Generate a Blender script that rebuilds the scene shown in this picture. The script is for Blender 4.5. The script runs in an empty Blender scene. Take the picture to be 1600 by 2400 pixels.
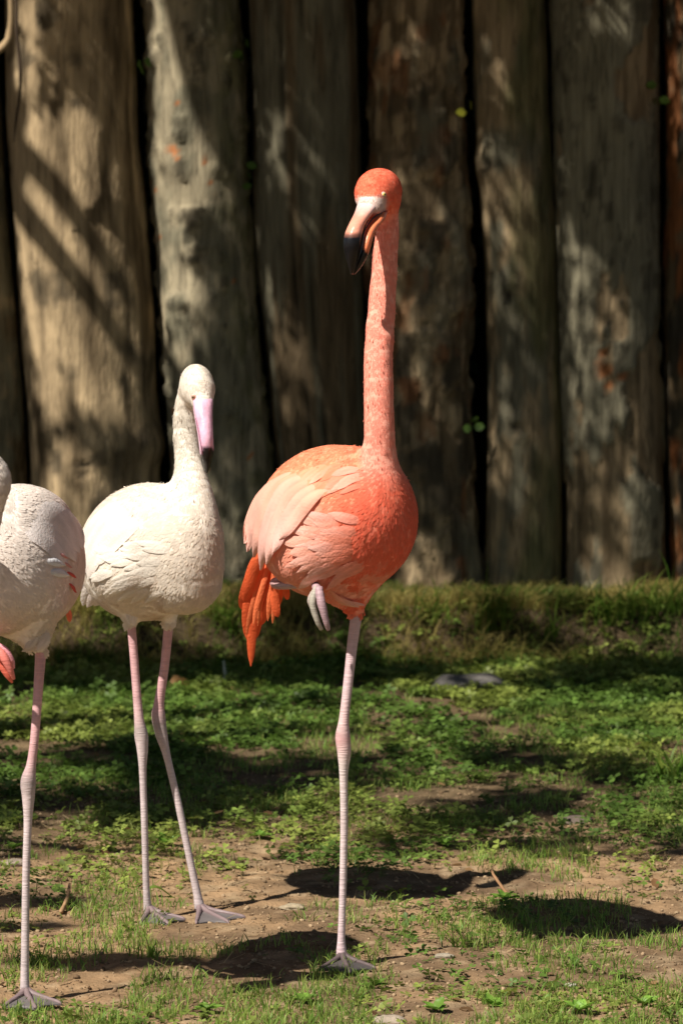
import bpy, math, random
import numpy as np
from mathutils import Vector, Matrix

rng = np.random.default_rng(7)
random.seed(7)
scene = bpy.context.scene
C = scene.collection

# ------------------------------------------------------------------ camera
F_PX, K, CAM_Z = 9800.0, 1600.0/1568.0, 1.40
PITCH = math.atan(874.0/F_PX)
cam_d = bpy.data.cameras.new('camera')
cam = bpy.data.objects.new('camera', cam_d); C.objects.link(cam)
cam.location = (0, 0, CAM_Z)
cam.rotation_euler = (math.pi/2 - PITCH, 0, 0)
cam_d.sensor_fit = 'HORIZONTAL'; cam_d.sensor_width = 24.0
cam_d.lens = F_PX/1600.0*24.0
cam_d.clip_start = 0.1; cam_d.clip_end = 1000
cam_d.dof.use_dof = True; cam_d.dof.focus_distance = 7.1; cam_d.dof.aperture_fstop = 9.0
scene.camera = cam

# ------------------------------------------------------------------ light
SUN = np.array([-0.47, -0.39, 0.78]); SUN = SUN/np.linalg.norm(SUN)      # towards the sun
SUN_EL = math.asin(SUN[2])
world = bpy.data.worlds.new('World'); scene.world = world; world.use_nodes = True
wn = world.node_tree.nodes; wl = world.node_tree.links
bg = wn['Background']; sky = wn.new('ShaderNodeTexSky'); sky.sky_type = 'NISHITA'; sky.sun_disc = False
sky.sun_elevation = SUN_EL; sky.sun_rotation = math.atan2(SUN[0], SUN[1])
wl.new(sky.outputs[0], bg.inputs[0]); bg.inputs[1].default_value = 0.05
sd = bpy.data.lights.new('sun', 'SUN'); sd.energy = 5.0; sd.angle = math.radians(0.55); sd.color = (1.0, 0.93, 0.82)
so = bpy.data.objects.new('sun', sd); C.objects.link(so)
so.rotation_euler = Vector(SUN).to_track_quat('Z', 'Y').to_euler(); so.location = (-4, -3, 8)
scene.view_settings.view_transform = 'Standard'; scene.view_settings.look = 'None'
scene.view_settings.exposure = 0.5; scene.view_settings.gamma = 1.0
scene.view_settings.use_curve_mapping = False
scene.cycles.max_bounces = 6

# ------------------------------------------------------------------ projection helpers
cp, sp = math.cos(PITCH), math.sin(PITCH)
def ray(px, py):
    u = (px*K - 800.0)/F_PX; v = (1200.0 - py*K)/F_PX
    return np.array([u, cp + v*sp, -sp + v*cp])
def at(px, py, Y):
    d = ray(px, py); t = Y/d[1]
    return np.array([t*d[0], Y, CAM_Z + t*d[2]])
def on_ground(px, py, z=0.0):
    d = ray(px, py); t = (z - CAM_Z)/d[2]
    return np.array([t*d[0], t*d[1], z])
def proj(P):
    P = np.asarray(P, float); x, y, z = P[..., 0], P[..., 1], P[..., 2]-CAM_Z
    dep = y*cp - z*sp; up = y*sp + z*cp
    return (800 + F_PX*x/dep)/K, (1200 - F_PX*up/dep)/K
def mpp(Y): return K*Y/F_PX          # metres covered by one unit of picture width at distance Y

# ------------------------------------------------------------------ noise
def _hash(ix, iy, iz):
    h = (ix.astype(np.int64)*374761393 + iy.astype(np.int64)*668265263 + iz.astype(np.int64)*2147483647) & 0xffffffff
    h = ((h ^ (h >> 13))*1274126177) & 0xffffffff
    h = ((h ^ (h >> 15))*2246822519) & 0xffffffff
    return ((h ^ (h >> 16)) & 0xffffff)/float(0xffffff)
def vnoise(x, y, z):
    x, y, z = np.broadcast_arrays(x, y, z)
    ix, iy, iz = np.floor(x), np.floor(y), np.floor(z)
    fx, fy, fz = x-ix, y-iy, z-iz
    fx, fy, fz = [t*t*t*(t*(t*6-15)+10) for t in (fx, fy, fz)]
    r = 0
    for a in (0, 1):
        for b in (0, 1):
            for c in (0, 1):
                w = (fx if a else 1-fx)*(fy if b else 1-fy)*(fz if c else 1-fz)
                r = r + w*_hash(ix+a, iy+b, iz+c)
    return r
def fbm(x, y, z, o=4):
    r, a, s = 0, 0.5, 0
    for i in range(o):
        r = r + a*vnoise(x*2**i+17*i, y*2**i+5*i, z*2**i+31*i); s += a; a *= 0.5
    return r/s
def smooth(a, b, x):
    t = np.clip((x-a)/(b-a), 0, 1); return t*t*(3-2*t)
def lerp(a, b, t): return a + (b-a)*t

# ------------------------------------------------------------------ mesh helpers
def mesh_np(name, V, F, col=None, smooth_=True, mats=(), mat_idx=None):
    """V (n,3); F list of arrays (m,k) of faces"""
    me = bpy.data.meshes.new(name)
    if isinstance(F, np.ndarray): F = [F]
    F = [f for f in F if len(f)]
    loops = np.concatenate([f.ravel() for f in F]).astype(np.int32)
    sizes = np.concatenate([np.full(len(f), f.shape[1]) for f in F]).astype(np.int32)
    starts = np.concatenate([[0], np.cumsum(sizes)[:-1]]).astype(np.int32)
    me.vertices.add(len(V)); me.vertices.foreach_set('co', np.ascontiguousarray(V, np.float32).ravel())
    me.loops.add(len(loops)); me.loops.foreach_set('vertex_index', loops)
    me.polygons.add(len(sizes)); me.polygons.foreach_set('loop_start', starts)
    try: me.polygons.foreach_set('loop_total', sizes)
    except Exception: pass
    if smooth_: me.polygons.foreach_set('use_smooth', np.ones(len(sizes), bool))
    for m in mats: me.materials.append(m)
    if mat_idx is not None: me.polygons.foreach_set('material_index', np.asarray(mat_idx, np.int32))
    me.update(calc_edges=True)
    if col is not None:
        a = me.color_attributes.new('col', 'FLOAT_COLOR', 'POINT')
        c4 = np.ones((len(V), 4), np.float32); c4[:, :3] = col
        a.data.foreach_set('color', c4.ravel())
    me.validate()
    return me
def link(name, me, parent=None, loc=None):
    o = bpy.data.objects.new(name, me); C.objects.link(o)
    if parent is not None: o.parent = parent
    if loc is not None: o.location = loc
    return o
def tag(o, label=None, cat=None, group=None, kind=None):
    if label: o['label'] = label
    if cat: o['category'] = cat
    if group: o['group'] = group
    if kind: o['kind'] = kind
    return o
def empty(name, loc=(0, 0, 0)):
    o = bpy.data.objects.new(name, None); C.objects.link(o); o.location = loc; o.empty_display_size = 0.05
    return o
class Parts:
    """collects arrays of verts, faces and colours"""
    def __init__(s): s.V = []; s.F = {}; s.C = []; s.n = 0; s.M = {}
    def add(s, V, F, col=None, mat=0):
        V = np.asarray(V, float)
        s.V.append(V)
        s.C.append(np.broadcast_to(np.asarray(col if col is not None else (1, 1, 1), float), V.shape))
        F = [F] if isinstance(F, np.ndarray) else F
        for f in F:
            k = f.shape[1]
            s.F.setdefault(k, []).append(f + s.n); s.M.setdefault(k, []).append(np.full(len(f), mat))
        s.n += len(V)
    def mesh(s, name, mats, smooth_=True):
        ks = sorted(s.F)
        return mesh_np(name, np.concatenate(s.V), [np.concatenate(s.F[k]) for k in ks], np.concatenate(s.C), smooth_, mats,
                       np.concatenate([np.concatenate(s.M[k]) for k in ks]))
def grid_faces(nu, nv, wrap_u=False):
    i = np.arange(nu if wrap_u else nu-1); j = np.arange(nv-1)
    I, J = np.meshgrid(i, j, indexing='ij'); I2 = (I+1) % nu
    return np.stack([I*nv+J, I2*nv+J, I2*nv+J+1, I*nv+J+1], -1).reshape(-1, 4)
def catmull(P, n):
    P = np.asarray(P, float); m = len(P)
    Q = np.vstack([2*P[0]-P[1], P, 2*P[-1]-P[-2]])
    t = np.linspace(0, m-1, n); i = np.minimum(t.astype(int), m-2); f = (t-i)[:, None]
    a, b, c, d = Q[i], Q[i+1], Q[i+2], Q[i+3]
    return 0.5*((2*b)+(-a+c)*f+(2*a-5*b+4*c-d)*f*f+(-a+3*b-3*c+d)*f**3)
def tube(pts, rad, n=40, sides=12, cap=True, jitter=0.0):
    PR = catmull(np.hstack([np.asarray(pts, float), np.asarray(rad, float)[:, None]]), n)
    P, R = PR[:, :3], np.maximum(PR[:, 3], 1e-4)
    T = np.gradient(P, axis=0); T /= np.linalg.norm(T, axis=1)[:, None]+1e-9
    ref = np.array([0.0, 1, 0.13]); A = np.cross(T, ref); A /= np.linalg.norm(A, axis=1)[:, None]+1e-9
    B = np.cross(T, A)
    th = np.linspace(0, 2*np.pi, sides, endpoint=False)
    R2 = R[:, None]*(1+jitter*(rng.random((n, sides))-.5))
    V = P[:, None]+R2[..., None]*(np.cos(th)[None, :, None]*A[:, None]+np.sin(th)[None, :, None]*B[:, None])
    V = V.transpose(1, 0, 2).reshape(-1, 3)
    F = [grid_faces(sides, n, True)]
    if cap:
        V = np.vstack([V, P[0]-T[0]*R[0]*.5, P[-1]+T[-1]*R[-1]*.5]); k = len(V)-2
        s = np.arange(sides); s2 = (s+1) % sides
        F.append(np.stack([s2*n, s*n, np.full(sides, k)], 1)); F.append(np.stack([s*n+n-1, s2*n+n-1, np.full(sides, k+1)], 1))
    return V, F

# ------------------------------------------------------------------ materials
def mat(name):
    m = bpy.data.materials.new(name); m.use_nodes = True
    nt = m.node_tree; return m, nt.nodes, nt.links, nt.nodes['Principled BSDF']
def nd(N, t, **kw):
    n = N.new(t)
    for k, v in kw.items(): setattr(n, k, v)
    return n
def mat_attr(name, rough=.8, var=.15, vscale=60, bump=.0, bscale=200, bstretch=(1, 1, 1), spec=.25, island=0.0, transl=0.0, sheen=0.0, coat=0.0, crack=0.0):
    m, N, L, b = mat(name)
    a = nd(N, 'ShaderNodeAttribute', attribute_name='col')
    tc = nd(N, 'ShaderNodeTexCoord'); mp = nd(N, 'ShaderNodeMapping'); mp.inputs['Scale'].default_value = bstretch
    L.new(tc.outputs['Object'], mp.inputs[0])
    nz = nd(N, 'ShaderNodeTexNoise'); nz.inputs['Scale'].default_value = vscale; nz.inputs['Detail'].default_value = 4
    L.new(mp.outputs[0], nz.inputs['Vector'])
    mr = nd(N, 'ShaderNodeMapRange'); mr.inputs[1].default_value = .3; mr.inputs[2].default_value = .7
    mr.inputs[3].default_value = 1-var; mr.inputs[4].default_value = 1+var
    L.new(nz.outputs[0], mr.inputs[0])
    mul = nd(N, 'ShaderNodeVectorMath', operation='SCALE'); L.new(a.outputs['Color'], mul.inputs[0]); L.new(mr.outputs[0], mul.inputs['Scale'])
    out = mul.outputs[0]
    if island:
        g = nd(N, 'ShaderNodeNewGeometry'); mr2 = nd(N, 'ShaderNodeMapRange'); mr2.inputs[3].default_value = 1-island; mr2.inputs[4].default_value = 1+island
        L.new(g.outputs['Random Per Island'], mr2.inputs[0])
        m2 = nd(N, 'ShaderNodeVectorMath', operation='SCALE'); L.new(out, m2.inputs[0]); L.new(mr2.outputs[0], m2.inputs['Scale']); out = m2.outputs[0]
    if crack:
        m3 = nd(N, 'ShaderNodeMapping'); m3.inputs['Scale'].default_value = (1, 1, .07); L.new(tc.outputs['Object'], m3.inputs[0])
        n3 = nd(N, 'ShaderNodeTexNoise'); n3.inputs['Scale'].default_value = 34; n3.inputs['Detail'].default_value = 5; L.new(m3.outputs[0], n3.inputs['Vector'])
        sb = nd(N, 'ShaderNodeMath', operation='SUBTRACT'); sb.inputs[1].default_value = .5; L.new(n3.outputs[0], sb.inputs[0])
        ab = nd(N, 'ShaderNodeMath', operation='ABSOLUTE'); L.new(sb.outputs[0], ab.inputs[0])
        mc = nd(N, 'ShaderNodeMapRange'); mc.inputs[1].default_value = .0; mc.inputs[2].default_value = .028; mc.inputs[3].default_value = 1-crack; mc.inputs[4].default_value = 1.0; L.new(ab.outputs[0], mc.inputs[0])
        m4 = nd(N, 'ShaderNodeVectorMath', operation='SCALE'); L.new(out, m4.inputs[0]); L.new(mc.outputs[0], m4.inputs['Scale']); out = m4.outputs[0]
    L.new(out, b.inputs['Base Color'])
    b.inputs['Roughness'].default_value = rough; b.inputs['Specular IOR Level'].default_value = spec
    if sheen: b.inputs['Sheen Weight'].default_value = sheen
    if coat: b.inputs['Coat Weight'].default_value = coat
    if bump:
        n2 = nd(N, 'ShaderNodeTexNoise'); n2.inputs['Scale'].default_value = bscale; n2.inputs['Detail'].default_value = 3
        L.new(mp.outputs[0], n2.inputs['Vector'])
        bp = nd(N, 'ShaderNodeBump'); bp.inputs['Strength'].default_value = bump; bp.inputs['Distance'].default_value = .004
        L.new(n2.outputs[0], bp.inputs['Height']); L.new(bp.outputs[0], b.inputs['Normal'])
    if transl:
        t = nd(N, 'ShaderNodeBsdfTranslucent'); L.new(out, t.inputs[0]); mx = nd(N, 'ShaderNodeMixShader'); mx.inputs[0].default_value = transl
        o = N['Material Output']; L.new(b.outputs[0], mx.inputs[1]); L.new(t.outputs[0], mx.inputs[2]); L.new(mx.outputs[0], o.inputs[0])
    return m
M_PLUME = mat_attr('plumage', .85, .10, 90, .1, 260, spec=.12, sheen=.15)
M_FLET = mat_attr('feather_tips', .85, .05, 120, spec=.06, island=.035, transl=.38)
M_FEATH = mat_attr('feather_vane', .65, .10, 25, .35, 240, spec=.2, transl=.18)
M_LEG = mat_attr('leg_skin', .5, .11, 130, .35, 170, (.3, .3, 2.4), spec=.35)
M_BILL = mat_attr('bill_horn', .34, .16, 60, .2, 140, spec=.34)
M_LEAF = mat_attr('leaf_green', .5, .18, 40, spec=.35, island=.30, transl=.35)
M_CROWN = mat_attr('crown_leaf', .6, .18, 40, spec=.2, island=.3, transl=.10)
M_GRASS = mat_attr('grass_blade', .5, .12, 40, spec=.3, island=.30, transl=.45)
M_WOOD = mat_attr('weathered_wood', .9, .34, 30, 1.0, 120, (1, 1, .22), spec=.12, crack=.42)
M_STONE = mat_attr('stone', .85, .25, 60, .6, 150, spec=.2)
M_SOILBIT = mat_attr('soil_crumb', .95, .2, 150, .5, 400, spec=.1, island=.28)
M_SOIL = mat_attr('soil', .95, .38, 16, 1.0, 130, spec=.1)
M_BARK = mat_attr('tree_bark', .9, .3, 20, .8, 60, (1, 1, .3), spec=.1)

# ------------------------------------------------------------------ ground (one sheet, with the bank before the fence)
def bank_h(x, y):
    e = 11.10+.22*(vnoise(x*1.9, 3.3, 1.0)-.5)+.10*(vnoise(x*6, 8.3, 1.0)-.5)
    h = .125*smooth(e-.02, e+.09, y)*(1+.25*(vnoise(x*3, y*3, 9.)-.5))
    return h
def ground_z(x, y):
    z = .010*(fbm(x*3, y*3, 0., 3)-.5)+.012*(fbm(x*14, y*14, 2., 3)-.5)+.006*(fbm(x*45, y*45, 5., 2)-.5)
    near = smooth(4.5, 6.0, y)*smooth(14, 12.5, y)*smooth(3.2, 2.4, abs(x))
    return z*near + bank_h(x, y)
def axis(lo, hi, step, far):
    a = np.arange(lo, hi, step); e = []; s = step
    v = hi
    while v < far: e.append(v); s *= 1.5; v += s
    e.append(far); s = step; v = lo-step; f = []
    while v > -far: f.append(v); s *= 1.5; v -= s
    f.append(-far)
    return np.array(f[::-1]+list(a)+e)
gx = axis(-1.7, 1.7, .012, 220); gy = axis(6.1, 11.7, .012, 220)
GX, GY = np.meshgrid(gx, gy, indexing='ij')
GZ = ground_z(GX, GY)
GV = np.stack([GX, GY, GZ], -1).reshape(-1, 3)
n1 = fbm(GX*4, GY*4, 3., 4).ravel()[:, None]; n2 = fbm(GX*25, GY*25, 8., 3).ravel()[:, None]
soil_a, soil_b, soil_c = np.array([.27, .175, .098]), np.array([.16, .105, .062]), np.array([.34, .25, .155])
gcol = lerp(soil_a, soil_b, smooth(.42, .68, n1)); gcol = lerp(gcol, soil_c, .6*smooth(.55, .75, n2))
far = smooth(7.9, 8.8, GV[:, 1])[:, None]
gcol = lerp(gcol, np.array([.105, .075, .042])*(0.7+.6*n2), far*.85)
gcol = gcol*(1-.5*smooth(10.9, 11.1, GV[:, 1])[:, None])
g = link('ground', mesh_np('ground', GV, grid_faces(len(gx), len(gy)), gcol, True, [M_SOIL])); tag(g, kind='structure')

# ------------------------------------------------------------------ palisade fence
FY = 11.92
fence = empty('palisade_fence', (0, FY, .14))
tag(fence, 'weathered palisade fence of upright split logs standing behind the flamingos', 'fence')
PB = mpp(FY)
tan, grey, dark, moss, rust, cream, brown = [np.array(c) for c in
    ((.43, .32, .19), (.185, .168, .115), (.052, .044, .031), (.11, .108, .045), (.34, .12, .04), (.34, .29, .195), (.15, .108, .062))]
LOGS = [  # rows (y, left, right) in picture units; style; label
    ([(-700, -190, -5), (150, -190, 4), (400, -190, 14), (700, -185, 34), (1050, -170, 60), (1400, -165, 75)], 'grey', 'grey log cut by the left edge of the picture'),
    ([(-700, 10, 300), (0, 14, 306), (300, 18, 322), (500, 30, 342), (700, 44, 356), (900, 56, 360), (980, 60, 368), (1030, 62, 384), (1080, 66, 366), (1400, 74, 380)], 'tan', 'broad tan log with smooth bare wood and a ringed knot'),
    ([(-700, 325, 540), (0, 332, 552), (250, 340, 566), (380, 338, 570), (500, 352, 576), (700, 362, 590), (900, 376, 608), (1080, 388, 628), (1400, 400, 640)], 'cream', 'pale log with lumpy cream grey bark'),
    ([(-700, 560, 800), (0, 570, 815), (300, 580, 826), (500, 584, 832), (650, 594, 836), (900, 618, 842), (1100, 640, 850), (1400, 652, 862)], 'crack', 'shaded grey brown log with a long vertical crack'),
    ([(-700, 860, 1050), (0, 855, 1058), (350, 850, 1066), (600, 843, 1084), (800, 856, 1078), (950, 862, 1070), (1050, 864, 1078), (1200, 868, 1098), (1400, 872, 1118)], 'rough', 'brown log with rough torn bark'),
    ([(-700, 1078, 1240), (0, 1083, 1250), (300, 1089, 1262), (450, 1096, 1268), (650, 1110, 1275), (800, 1117, 1282), (1000, 1119, 1290), (1400, 1112, 1294)], 'moss', 'slim smooth log with two knots and mossy sides'),
    ([(-700, 1255, 1490), (0, 1264, 1500), (300, 1274, 1500), (450, 1280, 1502), (650, 1288, 1508), (800, 1294, 1512), (1000, 1300, 1520), (1150, 1296, 1528), (1400, 1302, 1536)], 'flaky', 'log with flaking grey bark and orange patches over bare wood'),
    ([(-700, 1510, 1740), (0, 1517, 1745), (400, 1528, 1750), (700, 1523, 1750), (1000, 1532, 1760), (1400, 1544, 1770)], 'red', 'reddish brown log cut by the right edge of the picture'),
]
xx = -200
for i in range(3):
    w = random.uniform(200, 260); LOGS.append(([(-700, xx-w, xx-12), (700, xx-w+10, xx), (1400, xx-w+12, xx+2)], random.choice(['grey', 'moss', 'crack']), None)); xx -= w
xx = 1765
for i in range(3):
    w = random.uniform(200, 260); LOGS.append(([(-700, xx-8, xx+w-10), (700, xx+12, xx+w), (1400, xx+14, xx+w+2)], random.choice(['grey', 'rough', 'tan']), None)); xx += w
NZ, NT = 230, 72
for li, (rows, style, lab) in enumerate(LOGS):
    rows = np.array(rows, float)
    zs = np.linspace(.02, 2.55+.15*vnoise(np.array(li*1.3), 0., 0.), NZ)
    _, pys = proj(np.stack([np.zeros(NZ), np.full(NZ, FY-.1), zs], -1))
    xl = np.interp(pys, rows[:, 0], rows[:, 1]); xr = np.interp(pys, rows[:, 0], rows[:, 2])
    k = np.hanning(9); k /= k.sum()
    sm = lambda a: np.convolve(np.pad(a, 4, 'edge'), k, 'valid')
    xl, xr = sm(xl), sm(xr)
    cx = ((xl+xr)/2*K-800)/F_PX*(FY+.02); R = (xr-xl)/2*PB
    th = np.linspace(0, 2*np.pi, NT, endpoint=False)
    T, Z = np.meshgrid(th, zs, indexing='ij')
    nx, ny = np.cos(T), np.sin(T); o = li*13.7
    RR = np.broadcast_to(R, T.shape).copy()
    PX, PY = cx[None]+RR*nx, FY+.02+.9*RR*ny
    qx, qy = nx*.14, ny*.14
    low = fbm(qx*9+o, qy*9, Z*2.5, 3)-.5
    grain = fbm(qx*70+o, qy*70, Z*3.5, 3)-.5
    fine = fbm(qx*110+o, qy*110, Z*45, 3)-.5
    blot = fbm(qx*16+o, qy*16, Z*8, 4)
    blot2 = fbm(qx*30+o+5, qy*30, Z*16+3, 4)
    disp = .018*low + .010*grain + .004*fine
    col = np.broadcast_to(grey, T.shape+(3,)).copy()
    B = lambda m: m[..., None]
    if style == 'tan':
        col = lerp(tan, brown*.9, B(smooth(.50, .72, fbm(qx*26+o, qy*26, Z*2.2, 4)))); col = lerp(col, dark, B(.75*smooth(.60, .74, blot)))
    elif style == 'grey':
        col = lerp(grey, brown, B(smooth(.45, .7, blot))); col = lerp(col, tan, B(.5*smooth(.5, .7, blot2)))
    elif style == 'cream':
        col = lerp(cream, grey, B(smooth(.42, .62, blot))); col = lerp(col, moss, B(.7*smooth(.1, .8, nx)*smooth(.35, .6, blot2)))
        lump = smooth(.56, .72, blot2); disp = disp+.012*lump+.010*(blot-.5); col = lerp(col, dark, B(.65*smooth(.66, .72, blot2)))
    elif style == 'crack':
        col = lerp(grey*.85, brown*.8, B(smooth(.42, .62, fbm(qx*30+o, qy*30, Z*1.5, 4))))
        for c0 in (1.62, 1.25): 
            g_ = np.exp(-((np.angle(np.exp(1j*(T-np.pi*1.0-c0-.10*np.sin(Z*2.2+c0)))))/.035)**2); disp = disp-.020*g_; col = lerp(col, dark*.6, B(.9*g_))
    elif style == 'rough':
        col = lerp(brown, tan*.8, B(smooth(.45, .62, blot2))); col = lerp(col, dark, B(smooth(.52, .64, blot)*.85)); col = lerp(col, rust*.6, B(.5*smooth(.60, .70, fbm(qx*20+o, qy*20, Z*10+9, 3))))
        col = lerp(col, grey, B(.6*smooth(.55, .7, fbm(qx*12+o, qy*12, Z*5+4, 3))))
        disp = disp+.018*(blot2-.5)+.012*smooth(.5, .56, blot)
    elif style == 'moss':
        col = lerp(tan*.72, grey*.8, B(smooth(.4, .65, blot))); col = lerp(col, moss, B(.75*smooth(.45, .7, fbm(qx*8+o, qy*8, Z*3, 3)+.15*nx)))
    elif style == 'flaky':
        fl = smooth(.47, .50, fbm(qx*11+o, qy*11, Z*3.2, 5)+.10*smooth(.9, 1.7, Z)-.12*smooth(-.1, .7, nx)*smooth(1.3, .6, Z)+.03)
        col = lerp(tan*.75, brown, B(smooth(.45, .7, fbm(qx*40+o, qy*40, Z*3, 3)))); col = lerp(col, grey*1.1, B(fl)); col = lerp(col, dark, B(fl*.6*smooth(.58, .68, blot2)))
        disp = disp+fl*(.011+.012*(blot2-.5))
    elif style == 'red':
        col = lerp(brown, dark, B(smooth(.45, .6, blot2))); col = lerp(col, rust*.75, B(.8*smooth(.52, .66, blot))); disp = disp+.02*(blot2-.5)
    # knots and patches given where the picture shows them
    def spot(px, py):
        p = at(px, py, FY-.11)
        return np.sqrt((PX-p[0])**2+((Z-p[2]))**2+(np.maximum(PY-FY, 0)*5)**2)
    if li == 1:
        d = spot(191, 1075); ring = np.exp(-((d-.017)/.007)**2); disp -= .012*ring; disp += .012*np.exp(-(d/.06)**2); col = lerp(col, dark*.5, B(.9*ring))
    if li == 5:
        for kp in ((1188, 985), (1122, 378), (1170, 680)):
            d = spot(*kp); h = np.exp(-(d/.016)**2); disp += .016*np.exp(-(d/.05)**2)-.022*h; col = lerp(col, dark*.4, B(.9*h))
    if li == 6:
        for kp, r_ in (((1393, 850), .022), ((1428, 865), .016), ((1390, 808), .012), ((1400, 885), .014)):
            d = spot(*kp)*(1+.9*(blot2-.5)*2); h = smooth(r_*1.3, r_*.5, d); col = lerp(col, rust*1.1, B(.8*h)); disp -= .006*h
    if li == 2:
        for kp in ((392, 340), (402, 352), (408, 366)):
            d = spot(*kp)*(1+1.6*(blot2-.5)*2); h = smooth(.015, .006, d); col = lerp(col, rust*1.2, B(.85*h))
        d = spot(425, 712); h = np.exp(-(d/.014)**2); disp += .02*np.exp(-(d/.04)**2)-.02*h; col = lerp(col, brown*.6, B(.7*h))
    r = RR+disp
    V = np.stack([cx[None]+r*nx, FY+.02+.9*r*ny, Z], -1).reshape(-1, 3)
    top = np.array([[cx[-1], FY+.02, zs[-1]+.015]])
    V = np.vstack([V, top])-np.array([0, FY, .14])
    s = np.arange(NT); s2 = (s+1) % NT
    F = [grid_faces(NT, NZ, True), np.stack([s*NZ+NZ-1, s2*NZ+NZ-1, np.full(NT, NT*NZ)], 1)]
    cc = np.vstack([np.clip(col, 0, 1).reshape(-1, 3), tan*.8])
    lo = link('log', mesh_np('log', V, F, cc, True, [M_WOOD]), fence)
    if lab: lo['label'] = lab

# ------------------------------------------------------------------ leaves and blades (vectorised)
def rot_frames(n, up_bias=1.0, spread=.5):
    """random frames whose normal leans about up"""
    nrm = np.stack([rng.normal(0, spread, n), rng.normal(0, spread, n), np.full(n, up_bias)], -1)
    nrm /= np.linalg.norm(nrm, axis=1)[:, None]
    a = rng.random(n)*2*np.pi
    t = np.stack([np.cos(a), np.sin(a), np.zeros(n)], -1)
    t -= nrm*(t*nrm).sum(1)[:, None]; t /= np.linalg.norm(t, axis=1)[:, None]
    return t, np.cross(nrm, t), nrm
LEAF_S = np.array([[0, 0, 0], [.30, .34, .05], [.70, .30, .06], [1, 0, 0], [.70, -.30, .06], [.30, -.34, .05], [.5, 0, -.03]])
LEAF_F = np.array([[0, 6, 1], [1, 6, 2], [2, 6, 3], [3, 6, 4], [4, 6, 5], [5, 6, 0]])
def leaves(P, size, col, up=1.0, spread=.8, wid=1.0):
    n = len(P); t, b, k = rot_frames(n, up, spread)
    S = LEAF_S*np.array([1, wid, 1])
    size = np.broadcast_to(size, n)
    V = P[:, None]+size[:, None, None]*(S[None, :, 0, None]*t[:, None]+S[None, :, 1, None]*b[:, None]+S[None, :, 2, None]*k[:, None])
    F = (LEAF_F[None]+(np.arange(n)*7)[:, None, None]).reshape(-1, 3)
    return V.reshape(-1, 3), F, np.repeat(np.broadcast_to(col, (n, 3)), 7, 0)
def blades(P, h, w, lean, col, az=None):
    """bent tapering grass blades"""
    n = len(P); az = rng.random(n)*2*np.pi if az is None else az
    d = np.stack([np.cos(az), np.sin(az), np.zeros(n)], -1); s = np.stack([-np.sin(az), np.cos(az), np.zeros(n)], -1)
    rot = rng.random(n)*np.pi; s2 = s*np.cos(rot)[:, None]*.9+d*np.sin(rot)[:, None]*.9
    out = []
    for q, wd in ((0, .8), (.35, 1.0), (.7, .7)):
        c = P+h[:, None]*(np.array([0, 0, 1.])*(q*(1-.35*lean*q))[:, None]+d*(lean*q*q)[:, None])
        out += [c-s2*(w*wd/2)[:, None], c+s2*(w*wd/2)[:, None]]
    c = P+h[:, None]*(np.array([0, 0, 1.])*(1-.45*lean)[:, None]+d*lean[:, None]); out.append(c)
    V = np.stack(out, 1).reshape(-1, 3)
    f4 = np.array([[0, 1, 3, 2], [2, 3, 5, 4]]); f3 = np.array([[4, 5, 6]])
    o = (np.arange(n)*7)[:, None, None]
    return V, [(f4[None]+o).reshape(-1, 4), (f3[None]+o).reshape(-1, 3)], np.repeat(col, 7, 0)
def clovers(P, size, col):
    """three-leaflet leaves on a thin stalk"""
    n = len(P); t, b, k = rot_frames(n, 1.0, .38)
    S = np.array([[0, 0, 0], [.55, .40, .10], [.95, .34, .06], [.86, 0, .0], [.95, -.34, .06], [.55, -.40, .10]])
    F0 = np.array([[0, 3, 2, 1], [0, 5, 4, 3]])
    Vs, Fs = [], []
    h = size*rng.uniform(.5, 1.9, n)*np.interp(P[:, 1], [7, 8.3], [.45, 1])
    top = P+np.array([0, 0, 1.])*h[:, None]+t*(size*.5)[:, None]
    for j in range(3):
        a = j*2*np.pi/3; tt = t*math.cos(a)+b*math.sin(a); bb = -t*math.sin(a)+b*math.cos(a)
        Vs.append(top[:, None]+size[:, None, None]*(S[None, :, 0, None]*tt[:, None]+S[None, :, 1, None]*bb[:, None]+S[None, :, 2, None]*k[:, None]))
    w = (size*.05)[:, None]
    Vs.append(np.stack([P-b*w, P+b*w, top+b*w, top-b*w], 1))
    V = np.concatenate(Vs, 1); m = 22
    f = np.concatenate([F0, F0+6, F0+12, np.array([[18, 19, 20, 21]])])
    F = (f[None]+(np.arange(n)*m)[:, None, None]).reshape(-1, 4)
    return V.reshape(-1, 3), F, np.repeat(col, m, 0)

# ------------------------------------------------------------------ hedge behind the fence
hedge = empty('hedge', (0, 12.9, .15)); tag(hedge, 'dark green hedge filling the gaps behind the log fence', 'hedge')
hx, hz = np.linspace(-4, 4, 60), np.linspace(0, 2.7, 24)
HX, HZ = np.meshgrid(hx, hz, indexing='ij'); bulge = .12*fbm(HX*3, HZ*3, 0., 3)
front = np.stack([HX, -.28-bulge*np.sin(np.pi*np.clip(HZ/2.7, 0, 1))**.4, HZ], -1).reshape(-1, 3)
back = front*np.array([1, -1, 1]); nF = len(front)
Pm = Parts(); Pm.add(front, grid_faces(60, 24), (.012, .016, .008)); Pm.add(back, grid_faces(60, 24)[:, ::-1], (.012, .016, .008))  # near-black sheet, so the shaded gaps between the logs come out black
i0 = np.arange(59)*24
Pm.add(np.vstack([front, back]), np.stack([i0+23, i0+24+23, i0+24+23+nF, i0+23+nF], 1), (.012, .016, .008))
link('dark_core', Pm.mesh('dark_core', [M_BARK]), hedge)
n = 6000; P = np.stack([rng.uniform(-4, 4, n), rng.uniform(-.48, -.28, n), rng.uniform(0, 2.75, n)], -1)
V, F, c = leaves(P, rng.uniform(.04, .07, n), np.array([.02, .035, .012]), .5, 1.0)
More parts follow.
